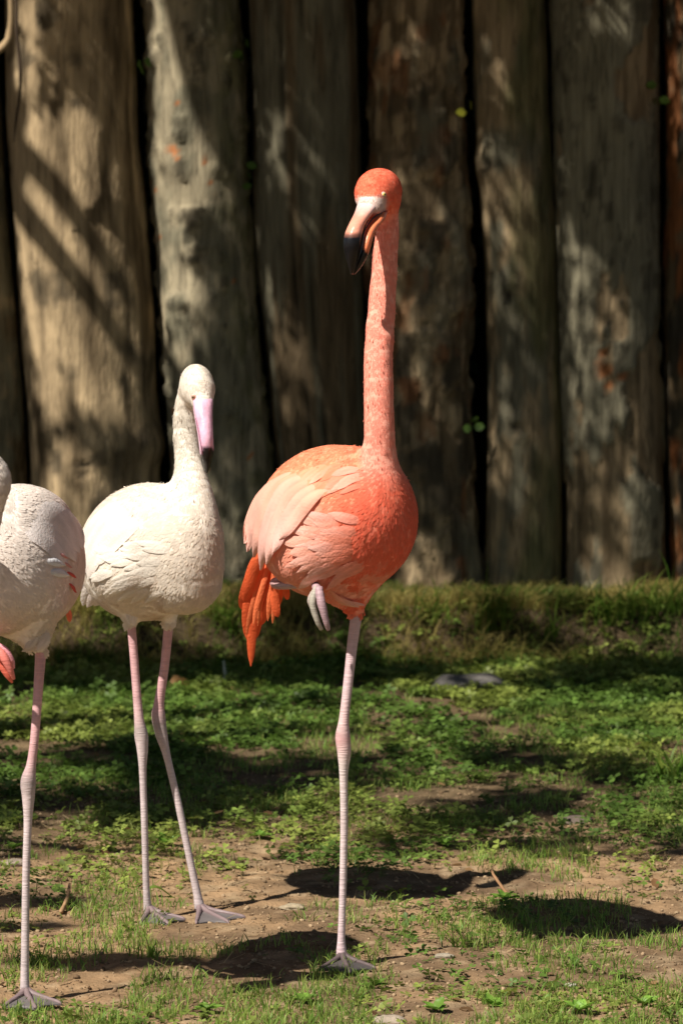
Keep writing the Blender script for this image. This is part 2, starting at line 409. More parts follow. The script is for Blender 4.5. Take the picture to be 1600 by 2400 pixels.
tag(link('foliage', mesh_np('foliage', V, F, c, True, [M_LEAF]), hedge), kind='stuff')
IVY = [(562, 118, 'bright green ivy sprig in the gap right of the pale lumpy log'), (571, 395, 'small green ivy sprig low in the gap right of the pale lumpy log'),
       (1076, 232, 'yellow green leaf sprig in the gap left of the slim mossy log'), (326, 150, 'dark green ivy sprig in the gap left of the pale lumpy log'),
       (1090, 962, 'green ivy sprig low in the gap left of the slim mossy log'), (1508, 212, 'green ivy sprig in the gap by the reddish right log')]
for j, (px, py, lab) in enumerate(IVY):
    p = at(px, py, FY-.06 if j != 2 else FY-.09); e = empty('ivy_sprig', p); tag(e, lab, 'ivy')
    q = np.array([.09, .17, .03]) if j != 2 else np.array([.30, .30, .03])
    st, sf = tube([(0, .30, -.02), (0, .1, 0), (0, 0, 0)], [.003, .002, .002], 6, 5); link('stem', mesh_np('stem', st, sf, np.full((len(st), 3), .06), True, [M_BARK]), e)
    for m_ in range(3 if j != 2 else 2):
        V, F, c = leaves(np.array([[rng.uniform(-.010, .006), rng.uniform(-.012, .01), rng.uniform(-.035, .03)]]), .034, q*rng.uniform(.7, 1.3), .3, 1.0, 1.1)
        link('leaf', mesh_np('leaf', V, F, c, True, [M_LEAF]), e)

# ------------------------------------------------------------------ trees whose crowns hang over the enclosure, just above the frame
def inside(poly, x, y):
    r = np.zeros(x.shape, bool); n = len(poly)
    for i in range(n):
        x1, y1 = poly[i]; x2, y2 = poly[(i+1) % n]
        c = ((y1 > y) != (y2 > y)) & (x < (x2-x1)*(y-y1)/((y2-y1) or 1e-9)+x1); r ^= c
    return r
OPEN_FENCE = [  # openings of the crown, by the sunny patch each one leaves on the fence
    [(50, 15), (112, 15), (128, 120), (122, 225), (100, 240), (53, 236)], [(18, 385), (60, 330), (110, 300), (165, 420), (235, 380), (335, 415), (352, 500), (345, 640), (350, 760), (354, 985), (330, 1018), (250, 1022), (200, 985), (150, 1032), (108, 960), (80, 830), (52, 740), (28, 520)],
    [(335, -20), (420, -20), (445, 120), (485, 215), (515, 260), (520, 490), (480, 505), (450, 480), (442, 560), (468, 640), (466, 720), (445, 810), (390, 860), (370, 780), (350, 640), (345, 400), (350, 230), (335, 100)],
    [(588, 250), (690, 285), (705, 400), (730, 520), (700, 530), (655, 430), (590, 310)], [(592, 620), (680, 690), (722, 760), (705, 900), (640, 950), (600, 850)],
    [(900, 380), (960, 360), (990, 460), (1050, 520), (1060, 640), (1000, 700), (960, 600), (930, 560)], [(920, 720), (1000, 760), (1040, 900), (980, 980), (920, 900)], [(870, 20), (960, 30), (950, 120), (880, 120)],
    [(1088, 40), (1125, 60), (1130, 240), (1190, 270), (1195, 420), (1185, 560), (1200, 700), (1130, 720), (1100, 480), (1086, 250)], [(1112, 890), (1170, 900), (1200, 1000), (1190, 1140), (1115, 1150)],
    [(1282, 400), (1330, 480), (1345, 520), (1420, 590), (1490, 700), (1480, 900), (1420, 1010), (1300, 1010), (1286, 700)], [(1380, 1030), (1512, 1020), (1515, 1230), (1400, 1230)], [(1310, -20), (1460, -20), (1490, 150), (1420, 110), (1330, 50)],
    [(1518, 30), (1700, 30), (1700, 320), (1520, 300)], [(80, 1150), (200, 1130), (320, 1200), (200, 1260), (100, 1240)], [(470, 1190), (570, 1200), (575, 1410), (470, 1410)], [(1340, 1310), (1700, 1290), (1700, 1450), (1400, 1450)], [(180, 1390), (340, 1380), (340, 1440), (180, 1440)], [(880, 1345), (1130, 1345), (1130, 1425), (880, 1430)], [(1110, 1480), (1210, 1480), (1210, 1550), (1120, 1550)], [(0, 1330), (60, 1330), (60, 1400), (0, 1400)],
]
OPEN_GROUND = [[(860, 1440), (1150, 1440), (1150, 1508), (860, 1508)], [(1320, 1425), (1800, 1425), (1800, 1512), (1380, 1508)], [(440, 1440), (610, 1440), (610, 1508), (440, 1508)], [(-200, 1440), (110, 1440), (90, 1508), (-200, 1508)], [(190, 1470), (330, 1470), (330, 1512), (190, 1512)], [(1100, 1512), (1230, 1512), (1240, 1560), (1110, 1560)],
    [(-300, 1565), (420, 1585), (560, 1575), (900, 1565), (1300, 1590), (1568, 1600), (1900, 1600), (1900, 1690), (1500, 1700), (1250, 1690), (1000, 1725), (850, 1720), (520, 1720), (420, 1700), (250, 1690), (60, 1740), (-300, 1730)],
    [(90, 1840), (250, 1850), (330, 1900), (430, 1870), (560, 1900), (700, 1890), (880, 1900), (900, 1950), (600, 1950), (440, 1945), (300, 1970), (40, 1950)],
    [(930, 1780), (1060, 1770), (1080, 1815), (960, 1815)], [(1470, 1700), (1700, 1700), (1700, 1900), (1500, 1900), (1450, 1840)], [(1300, 1790), (1420, 1790), (1440, 1850), (1320, 1850)], [(980, 1885), (1100, 1880), (1090, 1950), (960, 1960)], [(560, 1680), (680, 1690), (660, 1760), (590, 1750)], [(1200, 1860), (1330, 1850), (1320, 1900), (1200, 1900)]]
STRETCH = np.array([-SUN[0]/SUN[2], 0, -1.0])
def open_fence(P):
    x, y = proj(P); o = np.zeros(len(P), bool)
    for q in OPEN_FENCE: o |= inside(q, x, y)
    return o, x
def open_ground(P):
    x, y = proj(P); o = (y > 1945+22*np.sin(x*.009+1))
    for q in OPEN_GROUND: o |= inside(q, x, y)
    o |= (fbm(P[:, 0]*5.5, P[:, 1]*4.0, 77., 3) > .51) & (y > 1560)
    o |= (fbm(P[:, 0]*9, P[:, 1]*9, 79., 2) > .55) & (y < 1515)
    return o
def sun_foot(Pc):
    """where the shadow of a leaf falls: on the fence or on the ground"""
    t = (FY-.08-Pc[:, 1])/(-SUN[1]); H = Pc-t[:, None]*SUN; onf = (H[:, 2] > .12) & (t > 0)
    tg = (Pc[:, 2]-.02)/SUN[2]; G = Pc-tg[:, None]*SUN
    return onf, H, G
def shade_ok(Pc, jit):
    """True where a leaf may grow without closing one of the crown's openings"""
    onf, H, G = sun_foot(Pc+rng.normal(0, jit, Pc.shape)); ok = np.ones(len(Pc), bool)
    of = np.zeros(len(Pc), bool)
    for k in (-.2, -.1, 0, .1, .2): of |= open_fence(H+STRETCH*k)[0]
    ok[onf] = ~of[onf]
    og = open_ground(G) & (G[:, 1] > 4.6) & (G[:, 1] < 11.9) & (G[:, 0] > -2.2) & (G[:, 0] < 3.0)
    ok[~onf] = ~og[~onf]
    return ok
def reg_fence(n):
    px = rng.uniform(-420, 1900, n); py = rng.uniform(-250, 1345, n)
    return np.array([at(a, b, FY-.08) for a, b in zip(px, py)])
def keep_fence(P):
    o = np.zeros(len(P)); 
    for k in (-.055, -.025, 0, .025, .055): q, x = open_fence(P+STRETCH*k); o += q
    pr = np.where(o > 0, np.where(x > 560, .36, .012), .97)
    return rng.random(len(P)) < pr
def reg_clover(n):
    px = rng.uniform(-500, 2000, n); Y = rng.uniform(8.05, 11.7, n)
    return np.stack([(px*K-800)/F_PX*Y, Y, np.full(n, .02)], -1)
def keep_clover(P):
    o = open_ground(P+rng.normal(0, .03, P.shape)*np.array([1, 1, 0]))
    return rng.random(len(P)) < np.where(o, .05, .66)
def crown_from(n, region, keep, zlo, zhi):
    P = region(n); P = P[keep(P)]
    z = rng.uniform(zlo, zhi, len(P)); t = (z-P[:, 2])/SUN[2]
    return P+t[:, None]*SUN
STREAKS = [(60, 2072, 100, 9), (250, 2212, 190, 8), (60, 2130, 60, 5)]  # ground shadow streaks, cast by leaf clumps added out of view
TOL = np.array([.055, .075, .02])
GREEN = lambda n: np.stack([rng.uniform(.035, .06, n), rng.uniform(.06, .10, n), rng.uniform(.015, .03, n)], -1)
def limb(tree, pts, rad, name='limb', n=30):
    V, F = tube(pts, rad, n, 10, jitter=.12); V = V-np.array(tree.location)
    return link(name, mesh_np(name, V, F, np.broadcast_to(np.array([.10, .075, .05]), V.shape), True, [M_BARK]), tree)
def cast(px, py, z, Y=FY-.08):
    p = at(px, py, Y); t = (z-p[2])/SUN[2]; return p+t*SUN
t1 = empty('shade_tree', (-3.7, 11.3, .15)); tag(t1, 'leafy tree beside the log fence whose branches shade it', 'tree')
limb(t1, [(-3.7, 11.3, 0), (-3.68, 11.28, 1.5), (-3.6, 11.2, 3.0), (-3.4, 11.0, 4.4), (-3.2, 10.8, 6.0)], [.17, .15, .13, .11, .05], 'trunk')
A = [cast(-60, 330, 3.6), cast(15, 425, 3.5), cast(85, 535, 3.42), cast(200, 690, 3.3), cast(330, 865, 3.2), cast(420, 1000, 3.1)]
limb(t1, [np.array((-3.58, 11.2, 3.1))]+A, [.07, .04, .034, .032, .030, .026, .012])
Bq = [cast(-60, 200, 3.9), cast(40, 340, 3.8), cast(140, 470, 3.75), cast(250, 610, 3.7), cast(345, 760, 3.6), cast(460, 930, 3.5)]
limb(t1, [np.array((-3.5, 11.1, 3.5))]+Bq, [.06, .036, .032, .030, .030, .022, .012])
D = [cast(300, -300, 4.3), cast(430, 40, 4.25), cast(520, 330, 4.2), cast(640, 560, 4.15), cast(760, 820, 4.1), cast(860, 1000, 4.0)]
limb(t1, [np.array((-3.4, 11.0, 4.2))]+D, [.07, .05, .048, .045, .04, .03, .012])
E = [cast(700, -400, 4.7), cast(1000, 100, 4.7), cast(1250, 380, 4.6), cast(1420, 640, 4.5), cast(1600, 900, 4.4)]
limb(t1, [np.array((-3.35, 10.95, 4.6))]+E, [.06, .045, .04, .035, .028, .012])
P = crown_from(26000, reg_fence, keep_fence, 2.75, 4.4)
V, F, c = leaves(P, rng.uniform(.024, .038, len(P)), GREEN(len(P)), .7, .8, 1.3)
tag(link('crown', mesh_np('crown', V-np.array(t1.location), F, c, True, [M_CROWN]), t1), kind='stuff')
t2 = empty('leaning_tree', (-4.2, 7.2, 0)); tag(t2, 'leafy tree left of the birds with long branches over the lawn', 'tree')
limb(t2, [(-4.2, 7.2, 0), (-4.15, 7.2, 1.6), (-4.0, 7.25, 3.0), (-3.8, 7.3, 4.6), (-3.6, 7.3, 6.0)], [.15, .13, .11, .09, .04], 'trunk')
for q in ([(-3.98, 7.27, 3.1), (-3.0, 7.6, 3.5), (-2.0, 8.0, 3.9), (-.8, 8.2, 4.0)], [(-3.9, 7.3, 3.8), (-3.3, 6.95, 3.6), (-2.7, 6.6, 3.35), (-2.15, 6.45, 3.2)]):
    limb(t2, q, [.06, .045, .03, .01])
P = crown_from(22000, reg_clover, keep_clover, 3.0, 4.6)
Q = []
for (px, py, hw, hh) in STREAKS:
    m_ = int(hw*hh*.11)+40
    a = rng.random(m_)*2*np.pi; r_ = np.sqrt(rng.random(m_))
    w_ = np.array([on_ground(px+hw*r1*math.cos(a1), py+hh*r1*math.sin(a1)*(1-.0*abs(math.cos(a1)))) for a1, r1 in zip(a, r_)])
    z = rng.uniform(2.9, 3.5, m_); Q.append(w_+((z-w_[:, 2])/SUN[2])[:, None]*SUN)
P = np.vstack([P]+Q)
V, F, c = leaves(P, rng.uniform(.045, .075, len(P)), GREEN(len(P)), .7, .7)
tag(link('crown', mesh_np('crown', V-np.array(t2.location), F, c, True, [M_CROWN]), t2), kind='stuff')
# unseen coarse leaves added above both crowns to cut the sky light
N_ = 170000
P = np.stack([rng.uniform(-6.5, 5, N_), rng.uniform(.5, 11.75, N_), rng.uniform(3.6, 7.0, N_)], -1)
ok = np.ones(N_, bool)
for _ in range(4): ok &= shade_ok(P, .08)
ok &= fbm(P[:, 0]*.8, P[:, 1]*.8, P[:, 2]*.8, 2) > .30
P = P[ok]; near1 = P[:, 1] > 8.2
for tr, sel in ((t1, near1), (t2, ~near1)):
    Q_ = P[sel]; V, F, c = leaves(Q_, rng.uniform(.09, .15, len(Q_)), GREEN(len(Q_)), .8, .7, 1.2)
    tag(link('added_upper_crown', mesh_np('added_upper_crown', V-np.array(tr.location), F, c, True, [M_CROWN]), tr), kind='stuff')

# ------------------------------------------------------------------ birds: implicit body shapes
def ell(c, r, axes):
    c = np.asarray(c); r = np.asarray(r); A = np.asarray(axes)
    def f(P):
        q = (P-c)@A.T; k0 = np.linalg.norm(q/r, axis=-1); k1 = np.linalg.norm(q/(r*r), axis=-1)+1e-9
        return k0*(k0-1)/k1
    return f
def cone(a, ra, b, rb):
    a = np.asarray(a); b = np.asarray(b); ab = b-a; l2 = ab@ab
    def f(P):
        t = np.clip(((P-a)@ab)/l2, 0, 1); return np.linalg.norm(P-a-t[..., None]*ab, axis=-1)-(ra+(rb-ra)*t)
    return f
def chain(pts, n=14):
    PR = catmull(np.array(pts, float), n+10); q = np.arange(n+10)*.9
    PR[:, 3] *= .935*(1+.06*(vnoise(q, 3.1, 1.7)-.5)); PR[2:-2, 0] += .0018*(vnoise(q, 9.1, 4.7)-.5)[2:-2]
    return PR
def smin(a, b, k):
    h = np.maximum(k-np.abs(a-b), 0)/k; return np.minimum(a, b)-h*h*k*.25
class Sdf:
    def __init__(s): s.items = []
    def add(s, f, k=.02): s.items.append((f, k)); return s
    def addchain(s, fs, k):
        A_, AB, ra, dr = fs[:-1, :3], fs[1:, :3]-fs[:-1, :3], fs[:-1, 3], fs[1:, 3]-fs[:-1, 3]; l2 = (AB*AB).sum(1)
        def g(P):
            q = P[..., None, :]-A_; t = np.clip((q*AB).sum(-1)/l2, 0, 1)
            return (np.linalg.norm(q-t[..., None]*AB, axis=-1)-(ra+dr*t)).min(-1)
        s.items.append((g, k))
    def __call__(s, P):
        d = s.items[0][0](P)
        for f, k in s.items[1:]: d = smin(d, f(P), k)
        return d
    def normal(s, P, e=.003):
        g = np.stack([s(P+np.eye(3)[i]*e)-s(P-np.eye(3)[i]*e) for i in range(3)], -1)
        return g/(np.linalg.norm(g, axis=-1)[..., None]+1e-12)
def surface_nets(sdf, lo, hi, h):
    lo = np.asarray(lo, float); n = np.ceil((np.asarray(hi)-lo)/h).astype(int)+1
    ax = [lo[i]+h*np.arange(n[i]) for i in range(3)]
    # coarse pass, then only blocks near the surface
    Fv = np.full(n, 1.0); Bk = 12
    for i in range(0, n[0], Bk):
        for j in range(0, n[1], Bk):
            for k in range(0, n[2], Bk):
                sl = (slice(i, i+Bk), slice(j, j+Bk), slice(k, k+Bk))
                xs, ys, zs = ax[0][sl[0]], ax[1][sl[1]], ax[2][sl[2]]
                ctr = np.array([[xs.mean(), ys.mean(), zs.mean()]]); dc = sdf(ctr)[0]
                rad = h*Bk*.9+.03
                if abs(dc) > rad*1.6: Fv[sl] = dc; continue
                X, Y, Z = np.meshgrid(xs, ys, zs, indexing='ij'); Fv[sl] = sdf(np.stack([X, Y, Z], -1))
    m = n-1; acc = np.zeros(tuple(m)+(3,)); cnt = np.zeros(m)
    corner = lambda a: Fv[a[0]:a[0]+m[0], a[1]:a[1]+m[1], a[2]:a[2]+m[2]]
    for ai in range(3):
        o1, o2 = [q for q in range(3) if q != ai]
        for u in (0, 1):
            for v in (0, 1):
                p0 = [0, 0, 0]; p0[o1] = u; p0[o2] = v; p1 = list(p0); p1[ai] = 1
                a, b = corner(p0), corner(p1); cr = (a < 0) != (b < 0)
                t = np.where(cr, a/np.where(a-b == 0, 1, a-b), 0)
                pos = np.zeros(tuple(m)+(3,)); pos[..., ai] = t; pos[..., o1] = u; pos[..., o2] = v
                acc += pos*cr[..., None]; cnt += cr
    idx = np.full(m, -1, int); mask = cnt > 0; idx[mask] = np.arange(mask.sum())
    I = np.argwhere(mask); V = lo+h*(I+acc[mask]/cnt[mask][:, None])
    faces = []
    for ai in range(3):
        o1, o2 = (ai+1) % 3, (ai+2) % 3
        sl0 = [slice(1, -1)]*3; sl0[ai] = slice(0, -1); sl1 = list(sl0); sl1[ai] = slice(1, None)
        a, b = Fv[tuple(sl0)], Fv[tuple(sl1)]
        cr = np.argwhere((a < 0) != (b < 0))
        if not len(cr): continue
        neg = (a < 0)[tuple(cr.T)]
        base = cr.copy(); base[:, o1] += 1; base[:, o2] += 1
        def cell(d1, d2):
            q = base.copy(); q[:, o1] += d1-1; q[:, o2] += d2-1; return idx[tuple(q.T)]
        f = np.stack([cell(0, 0), cell(1, 0), cell(1, 1), cell(0, 1)], 1)
        f[~neg] = f[~neg][:, ::-1]; faces.append(f)
    return V, np.concatenate(faces)
def body_axes(a_deg, pitch):
    a = math.radians(a_deg); p = math.radians(pitch)
    fwd0 = np.array([math.sin(a), -math.cos(a), 0]); side = np.array([math.cos(a), math.sin(a), 0])
    fwd = fwd0*math.cos(p)+np.array([0, 0, 1])*math.sin(p); up = np.cross(side, -fwd); up = up if up[2] > 0 else -up
    return np.stack([fwd, side, up])
def hit(sdf, px, py, Y0):
    """points of the body surface under given picture positions (nearest approach where the ray passes by)"""
    px, py = np.atleast_1d(px).astype(float), np.atleast_1d(py).astype(float)
    D = np.stack([ray(a, b) for a, b in zip(px, py)]); D /= np.linalg.norm(D, axis=1)[:, None]
    O = np.array([0, 0, CAM_Z]); t = np.full(len(px), Y0-.32); best = np.full(len(px), 9.); bt = t.copy()
    for _ in range(46):
        d = sdf(O+D*t[:, None]); up = (d < best) & (t < Y0+.5); best = np.where(up, d, best); bt = np.where(up, t, bt)
        t = t+np.clip(d*.85, .0004, .1)*(d > .0004)
        if (d < .0004).all(): break
    P = O+D*bt[:, None]
    return P
def plumage(V, F, col, n, flow, length, lift, sdf, wid=.24):
    tri = V[F[:, :3]]; area = np.linalg.norm(np.cross(tri[:, 1]-tri[:, 0], tri[:, 2]-tri[:, 0]), axis=1)
    w = area/length(V[F[:, 0]])**1.5; w /= w.sum()
    f = rng.choice(len(F), n, p=w); u = rng.random((n, 2))
    q = V[F[f]]; P = (q[:, 0]*(1-u[:, :1])+q[:, 1]*u[:, :1])*(1-u[:, 1:])+(q[:, 3]*(1-u[:, :1])+q[:, 2]*u[:, :1])*u[:, 1:]
    N = sdf.normal(P); d = flow(P)+rng.normal(0, .13, (n, 3)); d -= N*(d*N).sum(1)[:, None]; d /= np.linalg.norm(d, axis=1)[:, None]+1e-9
    s = np.cross(N, d); L_ = length(P)*rng.uniform(.75, 1.25, n)
    li = np.radians(rng.normal(lift, lift*.4, n)+((rng.random(n) < .02) & (L_ < .009))*rng.uniform(5, 24, n))[:, None]
    dd = d*np.cos(li)+N*np.sin(li)
    S = np.array([[0, 0, -.03], [.45, .5, .0], [.85, .36, .0], [1, 0, .0], [.85, -.36, .0], [.45, -.5, .0], [.5, 0, .015]])
    W = L_*wid
    VV = P[:, None]+L_[:, None, None]*S[None, :, 0, None]*dd[:, None]+W[:, None, None]*S[None, :, 1, None]*s[:, None]+L_[:, None, None]*S[None, :, 2, None]*N[:, None]
    FF = (LEAF_F[None]+(np.arange(n)*7)[:, None, None]).reshape(-1, 3)
    base = col[F[f, 0]]; g = np.array([.94, 1, 1, 1.07, 1, 1, 1])
    cc = np.clip(base[:, None]*g[None, :, None], 0, 1)
    NN = N+rng.normal(0, .05, N.shape); NN /= np.linalg.norm(NN, axis=1)[:, None]
    return VV.reshape(-1, 3), FF, cc.reshape(-1, 3), np.repeat(NN, 7, 0)
def feather_on(sdf, Y0, path, wpx, colf, off, ns=14, nw=7, tip=.35, lift=.004, Yfree=None, cup=.12):
    """one long feather laid along the body (or hanging free at distance Yfree), width wpx picture units"""
    C2 = catmull(np.array(path, float), ns); T = np.gradient(C2, axis=0); T /= np.linalg.norm(T, axis=1)[:, None]
    Nn = np.stack([-T[:, 1], T[:, 0]], -1)
    s = np.linspace(0, 1, ns); prof = np.minimum(1, (.12 if Yfree is None else .45)+s*2.2)*np.where(s > 1-tip, np.sqrt(np.clip(1-((s-(1-tip))/tip)**2, 0, 1)), 1); prof[-1] = .06
    u = np.linspace(-1, 1, nw)
    G = C2[:, None]+Nn[:, None]*(u[None, :, None]*prof[:, None, None]*wpx/2)
    if Yfree is None:
        P = hit(sdf, G[..., 0].ravel(), G[..., 1].ravel(), Y0); N = sdf.normal(P)
        d = sdf(P); ok = d < .004
        rp = smooth(.0, .45, np.repeat(s, nw))[:, None]; P = P+N*(-.002*(1-rp)+rp*(off+.004*(1-np.tile(u, ns)**2)[:, None]*cup*8))
        P += N*(np.repeat(s, nw)**2*lift)[:, None]
        P = P.reshape(ns, nw, 3)
        kk = np.array([.25, .5, .25]); Q = P.copy()
        Q[1:-1] = .25*P[:-2]+.5*P[1:-1]+.25*P[2:]; P = Q
    else:
        Ys = Yfree if np.ndim(Yfree) else (Yfree, Yfree)
        P = np.array([[at(G[i, j, 0], G[i, j, 1], lerp(Ys[0], Ys[1], s[i])-cup*mpp(Y0)*wpx*(1-u[j]**2)*prof[i]+off) for j in range(nw)] for i in range(ns)])
    c = np.array([[colf(s[i], u[j]) for j in range(nw)] for i in range(ns)])
    c = c*(1+.10*np.sin(np.tile(u, (ns, 1))*17+s[:, None]*9)*rng.uniform(.3, 1))[..., None]
    mid = np.abs(u) < .05
    c[:, mid] *= .93
    return P.reshape(-1, 3), grid_faces(ns, nw), np.clip(c.reshape(-1, 3), 0, 1)
def slices(rows, nth=20):
    """closed shape from horizontal slices (py, left, right, Y, half depth)"""
    R = catmull(np.array(rows, float), 26); th = np.linspace(0, 2*np.pi, nth, endpoint=False)
    V = np.array([[at((r[1]+r[2])/2+abs(r[2]-r[1])/2*math.cos(a), r[0], r[3]+r[4]*math.sin(a)) for r in R] for a in th]).reshape(-1, 3); n = len(R)
    top, bot = V.reshape(nth, n, 3)[:, 0].mean(0), V.reshape(nth, n, 3)[:, -1].mean(0)
    V = np.vstack([V, top, bot]); s = np.arange(nth); s2 = (s+1) % nth
    return V, [grid_faces(nth, n, True), np.stack([s2*n, s*n, np.full(nth, nth*n)], 1), np.stack([s*n+n-1, s2*n+n-1, np.full(nth, nth*n+1)], 1)]
def leg_pts(rows):
    return np.array([at(a, b, Y) for a, b, Y, r in rows]), np.array([r*.94*mpp(Y) for a, b, Y, r in rows])
def foot(ankle, az, length, spread=32, tone=1.0):
    """webbed foot: three toes, the web between them, a small hind toe"""
    P = Parts(); gz = ground_z(np.array([ankle[0]]), np.array([ankle[1]]))[0]
    dirs = [math.radians(az+k) for k in (-spread, 0, spread)]; lens = [length*.9, length, length*.88]
    tips = []
    base = np.array([ankle[0], ankle[1], max(ankle[2], gz+.018)])
    for d, l in zip(dirs, lens):
        v = np.array([math.cos(d), math.sin(d), 0])
        p = [base, base+v*l*.22+np.array([0, 0, gz+.013-base[2]]), base+v*l*.6+np.array([0, 0, gz+.009-base[2]]), base+v*l*.92+np.array([0, 0, gz+.006-base[2]]), base+v*l+np.array([0, 0, gz+.003-base[2]])]
        tips.append(np.array(p)); V, F = tube(p, [.008, .0055, .0042, .0034, .0016], 16, 8); P.add(V, F, np.array((.27, .195, .20))*tone, 1)
    for a, b in ((0, 1), (1, 2)):
        A_, B_ = catmull(tips[a], 12), catmull(tips[b], 12); w = np.linspace(0, 1, 9)
        G = A_[:, None]*(1-w)[None, :, None]+B_[:, None]*w[None, :, None]
        sag = (4*w*(1-w))[None, :]; sc = np.linspace(0, 1, 12)[:, None]
        G = base+(G-base)*(1-.14*sag*sc)[..., None]; G[..., 2] -= .0015*sag*(sc > .1)
        P.add(G.reshape(-1, 3), grid_faces(12, 9), np.array((.17, .15, .15))*tone, 1); P.add(G.reshape(-1, 3)-np.array([0, 0, .0015]), grid_faces(12, 9)[:, ::-1], np.array((.16, .14, .14))*tone, 1)
    d = math.radians(az+175); v = np.array([math.cos(d), math.sin(d), 0])
    V, F = tube([base+np.array([0, 0, .004]), base+v*.012, base+v*.022+np.array([0, 0, gz+.006-base[2]])], [.005, .004, .002], 6, 6); P.add(V, F, (.2, .15, .15), 1)
    return P
def make_bird(name, label, foot_px, Y0, sdf, box, colf, legs, feet, flow, length, nflet, lift, h=.0048):
    base = on_ground(*foot_px); root = empty(name, base); tag(root, label, 'flamingo')
    V, F = surface_nets(sdf, box[0], box[1], h); N = sdf.normal(V); V = V-N*sdf(V)[:, None]; V = V+N*(.0014*(fbm(V[:, 0]*70, V[:, 1]*70, V[:, 2]*55, 3)-.5))[:, None]
    col = np.clip(colf(V, N), 0, 1)
    Pm = Parts(); Pm.add(V, F, col, 0)
    for rows, lc in legs:
        p, r = leg_pts(rows); LV, LF = tube(p, r, 90, 14)
        ty = np.linspace(0, 1, 90); band = np.tile(ty, 14); band = np.concatenate([band, [0, 1]])
        cc = np.array([[np.interp(t, lc[0], np.array(lc[1])[:, k]) for k in range(3)] for t in band])
        rg = (np.sin(band*900/ (1+0*band))*.5+.5)[:, None]
        n_ = fbm(LV[:, 0]*90, LV[:, 1]*90, LV[:, 2]*45, 3)[:, None]
        cc = cc*(.80+.4*n_)
        Pm.add(LV, LF, np.clip(cc, 0, 1), 1)
    for fp in feet:
        for v_, c_ in ((0, 0),):
            for i in range(len(fp.V)): pass
        off = Pm.n
        Vc = np.concatenate(fp.V); Cc = np.concatenate(fp.C)
        Pm.V.append(Vc); Pm.C.append(Cc)
        for k in fp.F:
            for f in fp.F[k]: Pm.F.setdefault(k, []).append(f+off); Pm.M.setdefault(k, []).append(np.full(len(f), 1))
        Pm.n += len(Vc)
    Pm.V = [v-base for v in Pm.V]
    link('body', Pm.mesh('body', [M_PLUME, M_LEG]), root)
    FV, FF, FC, FN = plumage(V, F, col, nflet, flow, length, lift, sdf)
    pm = mesh_np('plumage', FV-base, FF, FC, True, [M_FLET]); pm.normals_split_custom_set_from_vertices(FN.tolist())
    tag(link('plumage', pm, root), kind='stuff')
    def part(nm, VF, material, solid=False):
        V_, F_, c_ = VF; c_ = np.broadcast_to(np.asarray(c_, float), np.asarray(V_).shape)
        o = link(nm, mesh_np(nm, V_-base, F_, c_, True, [material]), root); return o
    return root, base, part

# ---------- orange flamingo
Y = 7.02; m = mpp(Y); W = lambda a, b, c: at(a, b, c)
ax_o = body_axes(25, 9)
so_ = Sdf(); so_.add(ell(W(764, 1200, 7.065), (.198, .116, .131), ax_o))
so_.add(ell(W(838, 1180, 6.98), (.078, .070, .092), ax_o), .05)
so_.add(ell(W(705, 1262, 6.99), (.075, .050, .062), ax_o), .025)
so_.add(cone(W(795, 1320, 7.02), .058, W(818, 1402, 7.02), .013), .035)
nk_o = [(864, 1215, 6.955, 44), (868, 1150, 6.938, 42), (872, 1085, 6.935, 39), (872, 1000, 6.935, 37), (870, 900, 6.945, 35.5), (870, 800, 6.965, 35), (877, 700, 6.985, 33), (884, 600, 7.0, 31), (889, 520, 7.01, 28), (886, 470, 7.01, 31)]
so_.addchain(chain([tuple(W(a, b, c))+(r*m,) for a, b, c, r in nk_o], 22), .040)
so_.add(ell(W(869, 440, 7.0), (.047, .0355, .0395), body_axes(-35, -8)), .012)
so_.add(cone(W(858, 450, 6.985), .026, W(850, 476, 6.955), .020), .012)
zt_o = W(0, 1090, 7.0)[2]
orange_back, orange_breast, orange_neck, orange_pale = [np.array(c) for c in ((.93, .36, .20), (.90, .215, .125), (.95, .39, .29), (.93, .46, .35))]
def col_o(V, N):
    px, py = proj(V); n1 = fbm(V[:, 0]*40, V[:, 1]*40, V[:, 2]*40, 3)[:, None]; n2 = fbm(V[:, 0]*150, V[:, 1]*150, V[:, 2]*45, 3)[:, None]
    c = lerp(orange_back, orange_breast, smooth(690, 850, px+.35*(py-1180))[:, None])
    c = lerp(c, orange_pale, (.75*smooth(1270, 1350, py+60*(n1[:, 0]-.5)))[:, None]*smooth(.42, .6, n1))
    c = lerp(c, orange_pale, (.7*smooth(800, 690, px)*smooth(1080, 1200, py))[:, None])
    c = lerp(c, orange_neck, smooth(1130, 1060, py)[:, None]*smooth(818, 840, px)[:, None])
    c = lerp(c, np.array([.92, .225, .125]), (smooth(520, 480, py))[:, None])
    c = lerp(c, np.array([.84, .72, .66]), (smooth(447, 453, py)*smooth(494, 480, py)*smooth(894, 880, px)*(N[:, 1] < .2))[:, None]*.9)
    c = lerp(c, orange_pale, .20*smooth(.55, .75, n2)*(py > 520)[:, None])
    c = lerp(c, np.array([.35, .10, .08]), .55*smooth(.70, .78, n2)*((py > 530) & (py < 700))[:, None])
    return c*(.95+.1*n2)
pk = lambda *c: np.array(c)
legcol_o = ([0, .25, .38, .43, .55, .8, .93, 1], [(.50, .35, .38), (.60, .44, .46), (.66, .45, .44), (.64, .37, .37), (.68, .57, .55), (.64, .50, .52), (.58, .42, .45), (.10, .08, .085)])  # last stop is blackened: shadow on the ankle put into the colour
